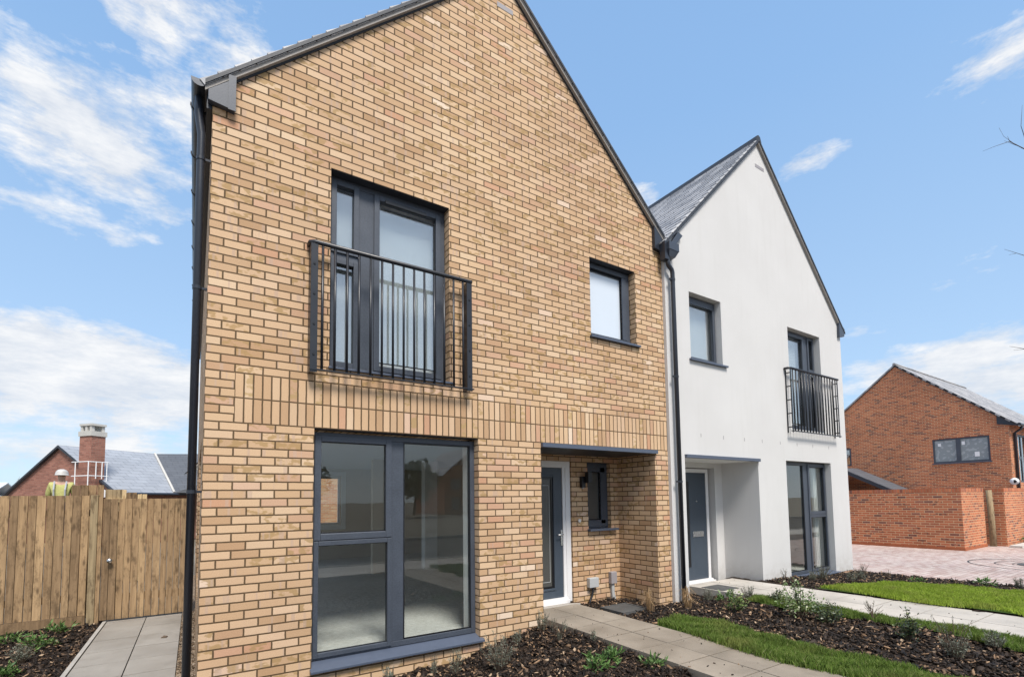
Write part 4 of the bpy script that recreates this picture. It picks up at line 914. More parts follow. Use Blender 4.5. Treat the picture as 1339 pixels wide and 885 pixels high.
# scaffold guard round the chimney
SC = thing('chimney_scaffold', 'white scaffold guard rails standing round the distant brick chimney', 'scaffold', (-5.21, 24.647, -.3)); SC.rotation_euler = (0, 0, ang)
for z in (3.02, 3.62):
    m = MB(); m.tube([(1.80, -.66, z), (2.80, -.66, z), (2.80, .14, z)], .020, 6); lbuild(m, 'guard_rail', 'white_paint', SC)
for x, y, z0, z1 in ((2.02, -.66, 0, 3.64), (2.80, -.66, 0, 3.62), (2.80, -.36, 2.9, 3.62), (2.80, -.12, 2.9, 3.62), (2.80, .08, 0, 3.62)):
    m = MB(); m.tube([(x, y, z0), (x, y, z1)], .020, 6); lbuild(m, 'standard', 'white_paint', SC)
# cream boarded gable house further right, seen as the rising verge behind the downpipe
CG = thing('boarded_house', 'cream boarded gable with dark slate roof, half hidden behind the black downpipe', 'house', (0, 25, -.3))
m = MB(); m.prism([(-1.28, -.35), (3.5, -.35), (3.5, 2.0), (1.1, 4.55), (-1.28, 1.98)], 25.1, 25.35); m.build('wall', 'cream_board', CG)
m = MB(); m.prism([(-1.42, 1.86), (1.1, 4.56), (1.1, 4.72), (-1.42, 2.0)], 24.98, 25.09); m.prism([(1.1, 4.56), (3.62, 1.86), (3.62, 2.0), (1.1, 4.72)], 24.98, 25.09); m.build('verge', 'verge', CG)
m = MB(); quad_slab(m, (-1.42, 24.98, 2.03), (-1.42, 33, 2.03), (1.1, 33, 4.74), (1.1, 24.98, 4.74), .06); quad_slab(m, (3.62, 33, 2.03), (3.62, 24.98, 2.03), (1.1, 24.98, 4.74), (1.1, 33, 4.74), .06); m.build('roof', 'slate_dark', CG)

# low white building and hazy winter trees at the far left
LB = thing('white_shed', 'long low white shed roof at the far left horizon', 'building', (-26, 62, -.3))
m = MB(); m.box(-38, -16.5, 60, 70, -.35, 2.6); m.build('wall', 'white_paint', LB)
m = MB(); quad_slab(m, (-38.3, 59.7, 2.6), (-16.2, 59.7, 2.6), (-16.2, 65, 3.9), (-38.3, 65, 3.9), .1); quad_slab(m, (-16.2, 70.3, 2.6), (-38.3, 70.3, 2.6), (-38.3, 65, 3.9), (-16.2, 65, 3.9), .1); m.build('roof', 'white_paint', LB)
def far_trees():
    V = []; F = []
    r = np.random.default_rng(5)
    for t in range(46):
        cx = r.uniform(-75, -10); cy = r.uniform(100, 135); hh = r.uniform(4.5, 7.2)
        n = 130
        a = r.uniform(0, 2 * np.pi, n); rad = r.uniform(0, 1, n) ** .5 * hh * .38; zz = r.uniform(.15, 1, n) * hh * (1 - .55 * (rad / (hh * .38)) ** 2)
        for k in range(n):
            p = np.array([cx + rad[k] * np.cos(a[k]), cy + rad[k] * np.sin(a[k]), zz[k] - .3]); d = r.normal(0, 1, 3); d[2] = abs(d[2]) + .6; d *= r.uniform(.5, 1.2) / np.linalg.norm(d); w = np.array([.06, .02, 0])
            i = len(V); V += [p - w, p + w, p + d]; F.append((i, i + 1, i + 2))
        i = len(V); V += [np.array([cx - .15, cy, -.3]), np.array([cx + .15, cy, -.3]), np.array([cx, cy, hh * .8])]; F.append((i, i + 1, i + 2))
    o = fast_mesh('tree_line', np.array(V), np.array(F), 'treefar'); tag(o, 'hazy grey line of bare winter trees on the far left horizon', 'trees', kind='stuff')
far_trees()
# street lamp reaching in at the left edge
SL = thing('street_lamp', 'grey street lamp whose head just enters at the far left edge', 'street lamp', (-11.6, 26, -.3))
m = MB(); m.tube([(-11.6, 26, -.35), (-11.6, 26, 3.4)], [.07, .045], 10); m.build('pole', 'gutterbox', SL, smooth=True)
m = MB(); m.tube([(-11.62, 26, 3.42), (-11.35, 26, 3.48), (-10.62, 26, 3.47)], [.05, .09, .06], 8); m.build('lamp_head', 'gutterbox', SL, smooth=True)

# orange brick garage behind the house, visible through the two windows of the living room
GA = thing('brick_garage', 'orange brick garage with cream door seen through the rear window inside the large window', 'garage', (4.2, 18, -.3))
m = MB(); m.grid([1.5, 6.4, 8.2, 9.5], [-.35, 2.0, 2.9], lambda x, z: not (6.4 < x < 8.2 and z < 2.0), 17, 17.3); m.prism([(1.5, 2.9), (9.5, 2.9), (5.5, 5.4)], 17, 17.3); m.build('wall', 'orange', GA)
m = MB(); m.box(6.402, 8.198, 17.1, 17.16, -.33, 1.998); m.build('garage_door', 'cream_board', GA)
m = MB(); quad_slab(m, (1.3, 16.9, 2.82), (1.3, 24, 2.82), (5.5, 24, 5.45), (5.5, 16.9, 5.45), .08); quad_slab(m, (9.7, 24, 2.82), (9.7, 16.9, 2.82), (5.5, 16.9, 5.45), (5.5, 24, 5.45), .08); m.build('roof', 'tile_grey', GA)

# houses over the road that the windows mirror
def across(x0, y0, w, d, h, mat, label):
    t = thing('brick_house', label, 'house', (x0 + w / 2, y0 - d / 2, 0), 'houses over the road')
    m = MB(); wx = [x0, x0 + .9, x0 + 2.3, x0 + w - 2.3, x0 + w - .9, x0 + w]; wz = [-.3, .3, 2.1, 3.0, 4.3, h]
    okk = lambda x, z: not ((wx[1] < x < wx[2] or wx[3] < x < wx[4]) and (.3 < z < 2.1 or 3.0 < z < 4.3))
    m.grid(wx, wz, okk, y0 - .3, y0); m.box(x0, x0 + .3, y0 - d, y0 - .3, -.3, h); m.box(x0 + w - .3, x0 + w, y0 - d, y0 - .3, -.3, h)
    m.prism([(x0, h), (x0 + w, h), (x0 + w / 2, h + w * .45)], y0 - .3, y0); m.build('wall', mat, t)
    m = MB(); a = x0 - .2; b = x0 + w + .2; c = x0 + w / 2; zt = h + w * .45 + .09
    quad_slab(m, (a, y0 - d, h - .09), (a, y0 + .1, h - .09), (c, y0 + .1, zt), (c, y0 - d, zt), .08); quad_slab(m, (b, y0 + .1, h - .09), (b, y0 - d, h - .09), (c, y0 - d, zt), (c, y0 + .1, zt), .08); m.build('roof', 'slate', t)
    for i in (1, 3):
        for z0, z1 in ((.3, 2.1), (3.0, 4.3)):
            f = MB(); f.ring(wx[i], wx[i + 1], z0, z1, .07, y0 - .12, y0 - .05); f0 = f.build('window', 'frame', t); pane(f0, wx[i] + .08, wx[i + 1] - .08, z0 + .08, z1 - .08, y0 - .1, 'glass_up')
            q = MB(); q.box(wx[i] + .05, wx[i + 1] - .05, y0 - .28, y0 - .27, z0, z1); q.build('blind', 'blind', f0)
    return t
across(26, -50, 8.0, 9, 4.6, 'red', 'red brick house over the road mirrored in the windows, furthest right')
across(36, -19, 7.0, 9, 5.0, 'orange', 'orange brick house over the road mirrored in the white house window')
across(1.0, -52, 7.0, 9, 5.0, 'buff', 'buff brick house over the road mirrored in the large window')
# tree over the road, mirrored in the big window
def leafy_tree(x, y, h, label):
    t = thing('broadleaf_tree', label, 'tree', (x, y, -.1), 'trees over the road')
    m = MB(); m.tube([(x, y, -.1), (x + .1, y, h * .3), (x + .05, y, h * .6)], [.16, .11, .05], 8); m.build('trunk', 'stem', t, smooth=True)
    r = np.random.default_rng(int(h * 100)); n = 1500
    p = r.normal(0, 1, (n, 3)); p /= np.linalg.norm(p, axis=1)[:, None]; p *= (r.uniform(.25, 1, n) ** .5)[:, None] * np.array([h * .46, h * .40, h * .36]) * (1 + .25 * np.sin(p[:, :1] * 5) * np.cos(p[:, 1:2] * 4))
    p += np.array([0, 0, h * .64]); d1 = r.normal(0, .14, (n, 3)); d2 = r.normal(0, .14, (n, 3))
    V = np.stack([p - d1, p + d2, p + d1, p - d2], 1).reshape(-1, 3); o = fast_mesh('crown', V, np.arange(n * 4).reshape(-1, 4), 'leaf_tree', t)
leafy_tree(8.5, -44, 5.6, 'leafy tree over the road mirrored in the large window')
leafy_tree(20.5, -46.0, 6.0, 'smaller leafy tree over the road mirrored in the large window')

# ================================================================== PERSON on a scaffold stage beyond the fence
ST = thing('trestle_stage', 'low timber trestle stage behind the left fence carrying the worker', 'trestle', (-2.8, 11, -.3))
m = MB(); m.box(-3.6, -2.0, 10.7, 11.4, .50, .545); m.build('deck', 'timber_light', ST)
for x in (-3.5, -2.1):
    for y in (10.75, 11.35):
        m = MB(); m.box(x - .03, x + .03, y - .03, y + .03, -.35, .4985); m.build('leg', 'timber_light', ST)
def person(x, y, z, label):
    t = thing('person', label, 'person', (x, y, z))
    J = {'pel': (0, 0, .93), 'waist': (0, .0, 1.08), 'chest': (0, .01, 1.32), 'neck': (0, .01, 1.50), 'headb': (0, .0, 1.58), 'head': (0, -.0, 1.68),
         'hl': (-.10, 0, .90), 'kl': (-.11, -.03, .50), 'al': (-.12, .02, .09), 'tl': (-.13, .14, .03), 'hr': (.10, 0, .90), 'kr': (.11, -.03, .50), 'ar': (.12, .02, .09), 'tr': (.13, .14, .03),
         'sl': (-.185, .01, 1.42), 'el': (-.25, .05, 1.15), 'wl': (-.14, .24, 1.05), 'fl': (-.10, .31, 1.05), 'sr': (.185, .01, 1.42), 'er': (.25, .05, 1.15), 'wr': (.14, .24, 1.05), 'fr': (.10, .31, 1.05)}
    rad = {'pel': .135, 'waist': .13, 'chest': .155, 'neck': .058, 'headb': .075, 'head': .098, 'hl': .095, 'kl': .062, 'al': .045, 'tl': .04, 'hr': .095, 'kr': .062, 'ar': .045, 'tr': .04,
           'sl': .075, 'el': .05, 'wl': .034, 'fl': .04, 'sr': .075, 'er': .05, 'wr': .034, 'fr': .04}
    E_ = [('pel', 'waist'), ('waist', 'chest'), ('chest', 'neck'), ('neck', 'headb'), ('headb', 'head'), ('pel', 'hl'), ('hl', 'kl'), ('kl', 'al'), ('al', 'tl'), ('pel', 'hr'), ('hr', 'kr'), ('kr', 'ar'), ('ar', 'tr'),
          ('chest', 'sl'), ('sl', 'el'), ('el', 'wl'), ('wl', 'fl'), ('chest', 'sr'), ('sr', 'er'), ('er', 'wr'), ('wr', 'fr')]
    names = list(J)
    me = bpy.data.meshes.new('body'); me.from_pydata([J[n] for n in names], [(names.index(a), names.index(b)) for a, b in E_], []); me.update()
    o = bpy.data.objects.new('body', me); COL.objects.link(o); o.parent = t
    sk = o.modifiers.new('skin', 'SKIN'); sk.use_smooth_shade = True; o.modifiers.new('sub', 'SUBSURF').levels = 2; o.modifiers['sub'].render_levels = 2
    if not me.skin_vertices: bpy.ops.object.select_all(action='DESELECT'); bpy.context.view_layer.objects.active = o; o.select_set(True); bpy.ops.mesh.customdata_skin_add()
    for n, v in zip(names, me.skin_vertices[0].data): v.radius = (rad[n],) * 2; v.use_root = n == 'pel'
    me.materials.append(M['skin'])
    def cloth(name, keys, edges, k, mat):
        me = bpy.data.meshes.new(name); me.from_pydata([J[n] if not isinstance(n, tuple) else n for n in keys], [(keys.index(a), keys.index(b)) for a, b in edges], []); me.update()
        c = bpy.data.objects.new(name, me); COL.objects.link(c); c.parent = t
        sk = c.modifiers.new('skin', 'SKIN'); sk.use_smooth_shade = True; q = c.modifiers.new('sub', 'SUBSURF'); q.levels = 2; q.render_levels = 2
        if not me.skin_vertices: bpy.ops.object.select_all(action='DESELECT'); bpy.context.view_layer.objects.active = c; c.select_set(True); bpy.ops.mesh.customdata_skin_add()
        for i, n in enumerate(keys): me.skin_vertices[0].data[i].radius = (rad[n] * k, rad[n] * k); me.skin_vertices[0].data[i].use_root = i == 0
        me.materials.append(M[mat]); return c
    jk = cloth('jacket', ['chest', 'waist', 'pel', 'sl', 'el', 'wl', 'sr', 'er', 'wr'], [('chest', 'waist'), ('waist', 'pel'), ('chest', 'sl'), ('sl', 'el'), ('el', 'wl'), ('chest', 'sr'), ('sr', 'er'), ('er', 'wr')], 1.22, 'hivis')
    cloth('trousers', ['pel', 'hl', 'kl', 'al', 'hr', 'kr', 'ar'], [('pel', 'hl'), ('hl', 'kl'), ('kl', 'al'), ('pel', 'hr'), ('hr', 'kr'), ('kr', 'ar')], 1.15, 'cloth_dark')
    h = MB()
    for k in range(7):
        pass
    prof = [(.150, 1.655), (.128, 1.662), (.124, 1.70), (.112, 1.745), (.080, 1.785), (.035, 1.803), (.004, 1.806)]
    n = 20; base = 0
    for rr_, z_ in prof: h.v += [(rr_ * math.cos(2 * math.pi * j / n), rr_ * 1.15 * math.sin(2 * math.pi * j / n), z_) for j in range(n)]
    for a in range(len(prof) - 1):
        for j in range(n): h.f.append([a * n + j, a * n + (j + 1) % n, (a + 1) * n + (j + 1) % n, (a + 1) * n + j]); h.uv.append(None)
    hh = lbuild(h, 'helmet', simple('scuffed_helmet', (.50, .49, .47), .5, 0, .4, 30, .2, .001, coord='pos'), t, smooth=True)
    for s_ in (-1, 1):
        b = MB(); b.tube([(s_ * .10, -.185, 1.10), (s_ * .105, -.205, 1.30), (s_ * .11, -.10, 1.50)], .018, 6); lbuild(b, 'reflective_strip', 'grey_tape', jk)
    f = MB(); f.tube([(0, .085, 1.66), (0, .125, 1.64), (0, .09, 1.625)], [.012, .018, .012], 6); lbuild(f, 'nose', 'skin', t)
    return t
person(-2.80, 11.05, .545, 'worker in yellow hi-vis jacket and white helmet seen from behind above the left fence')

# ================================================================== SMALL THINGS
DC = thing('inspection_cover', 'muddy grey inspection cover sunk in bark beside the brick porch', 'inspection cover', (5.05, .06, -.1))
m = MB(); m.ring(4.80, 5.30, -.16, .28, .03, -.105, -.075)
m = MB(); z0, z1 = -.10, -.068
m.box(4.80, 5.30, -.16, -.13, z0, z1 + .006); m.box(4.80, 5.30, .25, .28, z0, z1 + .006); m.box(4.80, 4.83, -.129, .249, z0, z1 + .006); m.box(5.27, 5.30, -.129, .249, z0, z1 + .006); m.build('frame', 'iron', DC)
m = MB(); m.box(4.831, 5.269, -.129, .249, z0, z1); m.build('lid', 'iron', DC)
m = MB(); m.box(6.92, 7.36, -.22, .17, -.02, .006)
mt = tag(m.build('drain_cover', 'iron', bevel=.003), 'dark rectangular drain cover let into the path of the white porch', 'drain cover')
m = MB(); m.hexa([(-.36, 2.62, -.199), (-.31, 2.60, -.199), (-.29, 2.65, -.197), (-.33, 2.67, -.197), (-.36, 2.62, -.19), (-.31, 2.60, -.185), (-.29, 2.65, -.187), (-.33, 2.67, -.178)]); tag(m.build('fallen_leaf', 'stem'), 'dark dead leaf lying on the side path', 'leaf')

# ------------------------------------------------------------------ plants
def leafquad(V, F, p, d, n, L, W):
    s = np.cross(d, n); s /= (np.linalg.norm(s) + 1e-9); i = len(V)
    V += [p, p + d * L * .45 + s * W / 2, p + d * L, p + d * L * .45 - s * W / 2]; F.append((i, i + 1, i + 2, i + 3))
def plant(kind, x, y, h, label, cat='plant', seed=1, spread=1.0, z=None, group=None):
    r = np.random.default_rng(seed); nm = {'lav': 'lavender_plant', 'shrub': 'leafy_shrub', 'dark': 'dark_leaved_shrub', 'var': 'variegated_shrub', 'tuft': 'dry_grass_tuft', 'weed': 'green_weed', 'bare': 'bare_twiggy_plant', 'spike': 'lavender_plant', 'upright': 'upright_shrub'}[kind]
    z = float(H(x, y)) if z is None else z
    group = group or {'lav': 'lavender plants in the beds', 'spike': 'lavender plants in the beds', 'weed': 'green weeds and seedlings in the beds', 'bare': 'bare twiggy plants in the beds', 'tuft': 'dead grass tufts by the porch', 'dark': 'dark leaved shrubs in the beds'}.get(kind)
    t = thing(nm, label, cat, (x, y, z), group); V = []; F = []; S = MB(); up = np.array([0, 0, 1.])
    if kind in ('lav', 'spike'):
        ns = int(34 * spread)
        for k in range(ns):
            a = r.uniform(0, 6.28); ln = r.uniform(.1, .75) * spread; hh = h * r.uniform(.45, .85 if kind == 'spike' else 1); tip = np.array([math.cos(a) * ln * h * .6, math.sin(a) * ln * h * .6, hh])
            b = np.array([math.cos(a) * .02, math.sin(a) * .02, -.02]); mid = (b + tip) / 2 + up * h * .06
            S.tube([b, mid, tip], [.0028, .002, .0012], 4, False)
            for q in range(int(14 * max(1, h / .25))):
                u = r.uniform(.25, 1); p = b * (1 - u) ** 2 + 2 * mid * u * (1 - u) + tip * u * u
                d = (tip - b) / np.linalg.norm(tip - b) * .8 + r.normal(0, .55, 3); d /= np.linalg.norm(d); leafquad(V, F, p, d, r.normal(0, 1, 3), r.uniform(.018, .036), r.uniform(.004, .007))
        if kind == 'spike':
            for k in range(26):
                a = r.uniform(0, 6.28); hh = h * r.uniform(1.0, 1.55); tip = np.array([math.cos(a) * h * r.uniform(.1, .75), math.sin(a) * h * r.uniform(.1, .75), hh]); S.tube([np.array([0, 0, .02]), tip * np.array([.5, .5, .6]), tip], [.002, .0016, .0012], 4, False)
                for q in range(8): leafquad(V, F, tip - up * q * .006, np.array([r.normal(0, .5), r.normal(0, .5), .8]), r.normal(0, 1, 3), .012, .005)
        mat = 'lav'
    elif kind in ('shrub', 'dark', 'var', 'upright'):
        ns = int(9 * spread) + 3; W = {'shrub': .55, 'dark': .62, 'var': .60, 'upright': .30}[kind]
        for k in range(ns):
            a = r.uniform(0, 6.28); ln = r.uniform(.15, 1) * W * h; hh = h * r.uniform(.5, 1.0) * (1 - .45 * (ln / (W * h)) ** 2)
            tip = np.array([math.cos(a) * ln, math.sin(a) * ln, hh]); mid = tip * np.array([.55, .55, .5])
            S.tube([np.array([0, 0, -.02]), mid, tip], [.005, .0035, .0018], 5, False)
            for q in range(int(24 + 50 * h)):
                u = r.uniform(.22, 1) ** .7; p = 2 * mid * u * (1 - u) + tip * u * u + r.normal(0, .026, 3)
                d = r.normal(0, 1, 3); d[2] = d[2] * .5 + .35; d /= np.linalg.norm(d); n = up + r.normal(0, .5, 3)
                L = r.uniform(.022, .042) * (1.1 if kind == 'var' else 1); leafquad(V, F, p, d, n, L, L * r.uniform(.45, .6))
        mat = {'shrub': 'leaf', 'dark': 'leaf_dark', 'var': 'leaf_var', 'upright': 'leaf_dark'}[kind]
    elif kind == 'tuft':
        for k in range(int(110 * spread)):
            a = r.uniform(0, 6.28); ln = r.uniform(.2, 1) * h * .75 * spread; hh = h * r.uniform(.4, 1.05); b = np.array([r.normal(0, .018), r.normal(0, .018), -.01]); mid = b + np.array([math.cos(a) * ln * .35, math.sin(a) * ln * .35, hh * .95]); tip = b + np.array([math.cos(a) * ln, math.sin(a) * ln, hh * r.uniform(.5, 1)])
            s = np.array([-math.sin(a), math.cos(a), 0]) * .0022; i = len(V); V += [b - s, b + s, mid + s, mid - s]; F.append((i, i + 1, i + 2, i + 3)); i = len(V); V += [mid - s, mid + s, tip + s * .2, tip - s * .2]; F.append((i, i + 1, i + 2, i + 3))
        mat = 'straw'
    elif kind == 'weed':
        for k in range(int(26 * spread)):
            a = r.uniform(0, 6.28); e = r.uniform(.2, 1.2); d = np.array([math.cos(a) * math.cos(e), math.sin(a) * math.cos(e), math.sin(e)]); b = np.array([r.normal(0, .03 * spread), r.normal(0, .03 * spread), 0]); st_ = b + d * h * r.uniform(.3, .8)
            S.tube([b, st_], [.0022, .0015], 4, False)
            for q in range(6): leafquad(V, F, st_ + r.normal(0, .008, 3), d + r.normal(0, .5, 3), up + r.normal(0, .5, 3), r.uniform(.22, .42) * min(h, .13), r.uniform(.10, .2) * min(h, .13))
        mat = 'weed'
    else:
        for k in range(int(7 * spread)):
            a = r.uniform(0, 6.28); tip = np.array([math.cos(a) * h * .35, math.sin(a) * h * .35, h * r.uniform(.6, 1)]); mid = tip * np.array([.35, .35, .6]) + r.normal(0, .01, 3); S.tube([np.array([0, 0, -.02]), mid, tip], [.004, .003, .0015], 5, False)
            S.tube([mid, mid + np.array([math.cos(a + 1) * h * .2, math.sin(a + 1) * h * .2, h * .22])], [.0025, .001], 4, False)
            for q in range(9): leafquad(V, F, mid + (tip - mid) * r.uniform(0, 1), r.normal(0, .6, 3) + up * .5, up, .015, .007)
        mat = 'leaf_dark'
    if V: fast_mesh('foliage', np.array(V), np.array(F), mat, t)
    if S.v: lbuild(S, 'stem', 'stem', t)
    return t
P_ = plant
P_('lav', 2.47, -.80, .34, 'leaning grey-green lavender, biggest in the bed below the right end of the large window sill', seed=1, spread=1.3)
P_('lav', 2.13, -.52, .26, 'small grey lavender with a green shoot, below the middle of the large window sill', seed=2, spread=.7)
P_('lav', 2.00, -.30, .22, 'thinnest grey lavender sprig against the brick below the large window', seed=3, spread=.4)
P_('lav', 1.45, -.55, .22, 'pale grey lavender at the bottom edge below the large window', seed=4, spread=.8)
P_('lav', 3.40, -.22, .26, 'wiry grey-green tuft at the foot of the brick pier left of the porch path', seed=5, spread=.9)
P_('lav', 3.00, -.30, .17, 'low grey sprig between the big lavender and the brick pier', seed=6, spread=.7)
P_('spike', 3.28, -.70, .16, 'thin twiggy lavender with bare stalks beside the porch path', seed=7, spread=.4)
P_('lav', 3.50, -1.00, .14, 'tiny grey sprig at the edge of the porch path', seed=8, spread=.4)
P_('weed', 3.26, -1.48, .13, 'bright green seedling in bark chips nearest the camera, right of its twin', seed=9)
P_('weed', 3.02, -1.57, .15, 'bright green seedling in bark chips at the bottom edge, left of its twin', seed=10, spread=1.1)
P_('weed', 3.50, -1.80, .10, 'broad green seedling touching the porch path edge at the bottom of the picture', seed=11, spread=1.2)
P_('tuft', 5.25, -.22, .34, 'dead tan grass tuft in front of the right porch wall', seed=12, spread=.8)
P_('tuft', 5.68, -.50, .34, 'dense tan grass tuft in front of the white wall base and downpipe', seed=13, spread=.9)
P_('lav', 6.38, -.33, .20, 'grey-green lavender right beside the foot of the black downpipe', seed=14)
P_('weed', 6.50, -.55, .19, 'fresh green plant third from the downpipe along the bed', seed=15)
P_('shrub', 5.95, -1.08, .32, 'loose mixed green shrub before the white porch path', seed=16, spread=.8)
P_('lav', 6.76, -.74, .22, 'bushy grey-green lavender on the edge of the white porch path', seed=17, spread=1.2)
P_('dark', 6.85, -1.10, .19, 'low dark leaved shrub on the grass beside the tall variegated shrub', seed=18)
P_('var', 6.32, -1.68, .52, 'tallest pale green variegated shrub in the middle of the bed', seed=19, spread=1.6)
P_('dark', 6.24, -2.05, .30, 'rounded dark green bush right of the tall variegated shrub', seed=20, spread=1.6)
P_('bare', 6.68, -2.32, .26, 'sparse thin stemmed plant between the rounded bush and the upright shrub', seed=21, spread=1.6)
P_('upright', 6.16, -2.82, .36, 'narrow upright dark red-green shrub in the bed', seed=22, spread=1.2)
P_('spike', 5.80, -3.28, .24, 'grey lavender with tall bare flower stalks, nearest right', seed=23, spread=1.2)
P_('lav', 6.45, -3.40, .17, 'low spreading grey lavender at the right end of the bed', seed=24, spread=1.6)
P_('bare', 8.68, -.24, .22, 'bare black twigs at the white wall left of the window', seed=25)
P_('lav', 9.55, -.45, .26, 'largest grey bush under the white house window', seed=26, spread=1.6)
P_('lav', 9.16, -.47, .17, 'small grey plant at the left end of the white house window bed', seed=27)
P_('lav', 9.85, -.80, .20, 'silver grey plant at the right end of the white house window', seed=28, spread=1.2)
P_('lav', 10.32, -.74, .24, 'silver grey plant at the corner of the white house', seed=29, spread=1.3)
P_('bare', 11.40, -.40, .26, 'thin bare plant where the bed meets the paved court by the house corner', seed=30)
P_('bare', 11.20, -.85, .17, 'second thin bare plant along the edge of the paved court', seed=31)
P_('weed', 11.2, -1.30, .10, 'little green weed at the top edge of the bright lawn', seed=32)
P_('weed', 11.72, -2.10, .16, 'spreading green weed on the bed edge by the paved court', seed=33, spread=1.3)
P_('bare', 11.35, -1.80, .14, 'sparse grey sprig between the two green weeds by the court', seed=34)
P_('lav', 11.80, -2.52, .20, 'grey-green plant at the right edge beside the paved court', seed=35)
P_('weed', -1.55, 3.90, .16, 'green weed at the foot of the left fence nearest the post', seed=36, z=-.23, spread=1.2)
P_('weed', -1.58, 3.12, .20, 'brightest green weed in the middle of the left bed', seed=37, z=-.23, spread=1.8)
P_('lav', -1.60, 2.50, .20, 'grey-green plant in the left bed in front of the bright weed', seed=38, z=-.23, spread=1.4)
P_('weed', -1.60, 1.95, .14, 'green weed at the bottom left corner', seed=39, z=-.23, spread=1.4)
P_('weed', -1.95, 3.60, .16, 'green weed against the left fence, further from the post', seed=40, z=-.23)
P_('weed', 23.2, -.60, .42, 'low green plant at the foot of the far right garden wall', seed=41, z=-.2, spread=3)

# bare tree off to the right whose twigs reach into the picture
def twig_tree():
    t = thing('bare_tree', 'leafless tree just outside the right edge, its thin twigs reaching into the sky', 'tree', (14.4, -4.1, -.2))
    B = Vector((14.4, -4.1, -.2)); m = MB(); m.tube([B, B + Vector((.05, .05, 2.2)), B + Vector((-.05, .12, 4.5)), B + Vector((-.1, .2, 6.8)), B + Vector((-.12, .25, 9.2))], [.11, .085, .06, .04, .012], 8); m.build('trunk', 'twig', t, smooth=True)
    tr = lambda z: Vector((14.3, -3.92, z))
    limbs = [[tr(7.0), (13.4, -3.35, 7.6), (12.683, -2.845, 7.80), (12.45, -2.715, 7.93), (12.218, -2.56, 7.84), (12.041, -2.436, 7.757)],
             [(12.55, -2.77, 7.87), (12.36, -2.66, 8.03), (12.31, -2.62, 8.2)],
             [(12.45, -2.715, 7.93), (12.42, -2.70, 8.03)], [(12.6, -2.80, 7.84), (12.38, -2.66, 7.95)],
             [tr(7.6), (13.3, -3.3, 7.7), (12.72, -2.88, 7.9), (12.624, -2.845, 8.213), (12.64, -2.88, 8.6)],
             [tr(5.2), (13.4, -3.2, 5.7), (12.729, -2.729, 5.833), (12.42, -2.54, 5.951)], [(12.6, -2.65, 5.87), (12.5, -2.58, 5.85)],
             [tr(3.6), (13.4, -3.1, 4.0), (12.771, -2.624, 4.116), (12.544, -2.482, 4.165)], [(12.8, -2.65, 4.11), (12.6, -2.52, 4.09)],
             [tr(6.0), (14.9, -4.6, 7.4), (15.2, -4.9, 8.6)], [tr(5.0), (15.0, -4.2, 6.5), (15.4, -4.0, 7.4)]]
    for L in limbs:
        P = [Vector(p) for p in L]; k = len(P); main = (P[0] - tr(P[0].z)).length < .01
        m = MB(); r0 = .022 if main else .005
        m.tube(P, [max(.0018, .7 * r0 * (1 - i / k) ** 1.5) for i in range(k)], 6); m.build('branch', 'twig', t, smooth=True)
twig_tree()

# ================================================================== SKY, SUN, CAMERA
SUN_EL, SUN_AZ = 56.0, 188.0        # azimuth clockwise from +Y
w = bpy.data.worlds.new('World'); scene.world = w; w.use_nodes = True; nt = w.node_tree; nt.nodes.clear()
class WN(NT):
    def __init__(s, t): s.t = t
W = WN(nt)
wo = W.n('ShaderNodeOutputWorld'); bg = W.n('ShaderNodeBackground'); W.l(bg.outputs[0], wo.inputs[0])
sky = W.n('ShaderNodeTexSky', sky_type='NISHITA'); sky.sun_disc = False; sky.sun_elevation = R(SUN_EL); sky.sun_rotation = R(SUN_AZ); sky.air_density = 1.0; sky.dust_density = .6; sky.ozone_density = 2.5; sky.altitude = 50
tc = W.n('ShaderNodeTexCoord').outputs['Generated']; sp = W.n('ShaderNodeSeparateXYZ'); W.l(tc, sp.inputs[0])
az = W.math('MULTIPLY', W.math('ARCTAN2', sp.outputs[0], sp.outputs[1]), 57.2958); el = W.math('MULTIPLY', W.math('ARCSINE', sp.outputs[2]), 57.2958)
zc = W.math('ADD', W.math('MAXIMUM', sp.outputs[2], 0.0), .22)
pl = W.vec(W.math('DIVIDE', sp.outputs[0], zc), W.math('DIVIDE', sp.outputs[1], zc), 0.0)
n1 = W.noise(pl, 2.6, 3, .60); n2 = W.noise(W.vec(az, W.math('MULTIPLY', el, 1.6), 0.0), .11, 9, .62); n3 = W.noise(W.vec(az, W.math('MULTIPLY', el, 3.2), 4.0), .16, 8, .66)
nn = W.math('ADD', W.math('MULTIPLY', n2, .6), W.math('MULTIPLY', n3, .4))
def blob(a0, e0, sa, se, amt):
    da = W.math('DIVIDE', W.math('SUBTRACT', az, a0), sa); de = W.math('DIVIDE', W.math('SUBTRACT', el, e0), se)
    d = W.math('ADD', W.math('MULTIPLY', da, da), W.math('MULTIPLY', de, de))
    return W.math('MULTIPLY', W.math('SUBTRACT', 1.0, d, clamp=True), amt)
CLOUDS = [
    (-9, 30.5, 15, 8.0, 1.12), (-2, 34, 9, 4.5, 1.0), (-10, 24.5, 9, 2.6, .85), (-5, 41.5, 13, 4.2, .95), (3, 40, 8, 4.5, .85), (1.2, 38.3, 3.2, 1.6, .8),
    (-8, 11, 18, 6.8, 1.5), (-3, 5, 22, 5.5, .95), (66, 31, 4.2, 1.9, 1.15), (80, 33, 8, 3.8, .80), (48, 31.2, 4, 2, .7),
    (70, 15.4, 3.8, 1.5, .95), (77, 10.5, 16, 5.0, 1.15), (70, 5.5, 24, 5.0, 1.0), (92, 20, 8, 4, .6)]
dens = None
for c in CLOUDS:
    b = blob(*c); dens = b if dens is None else W.math('MAXIMUM', dens, b)
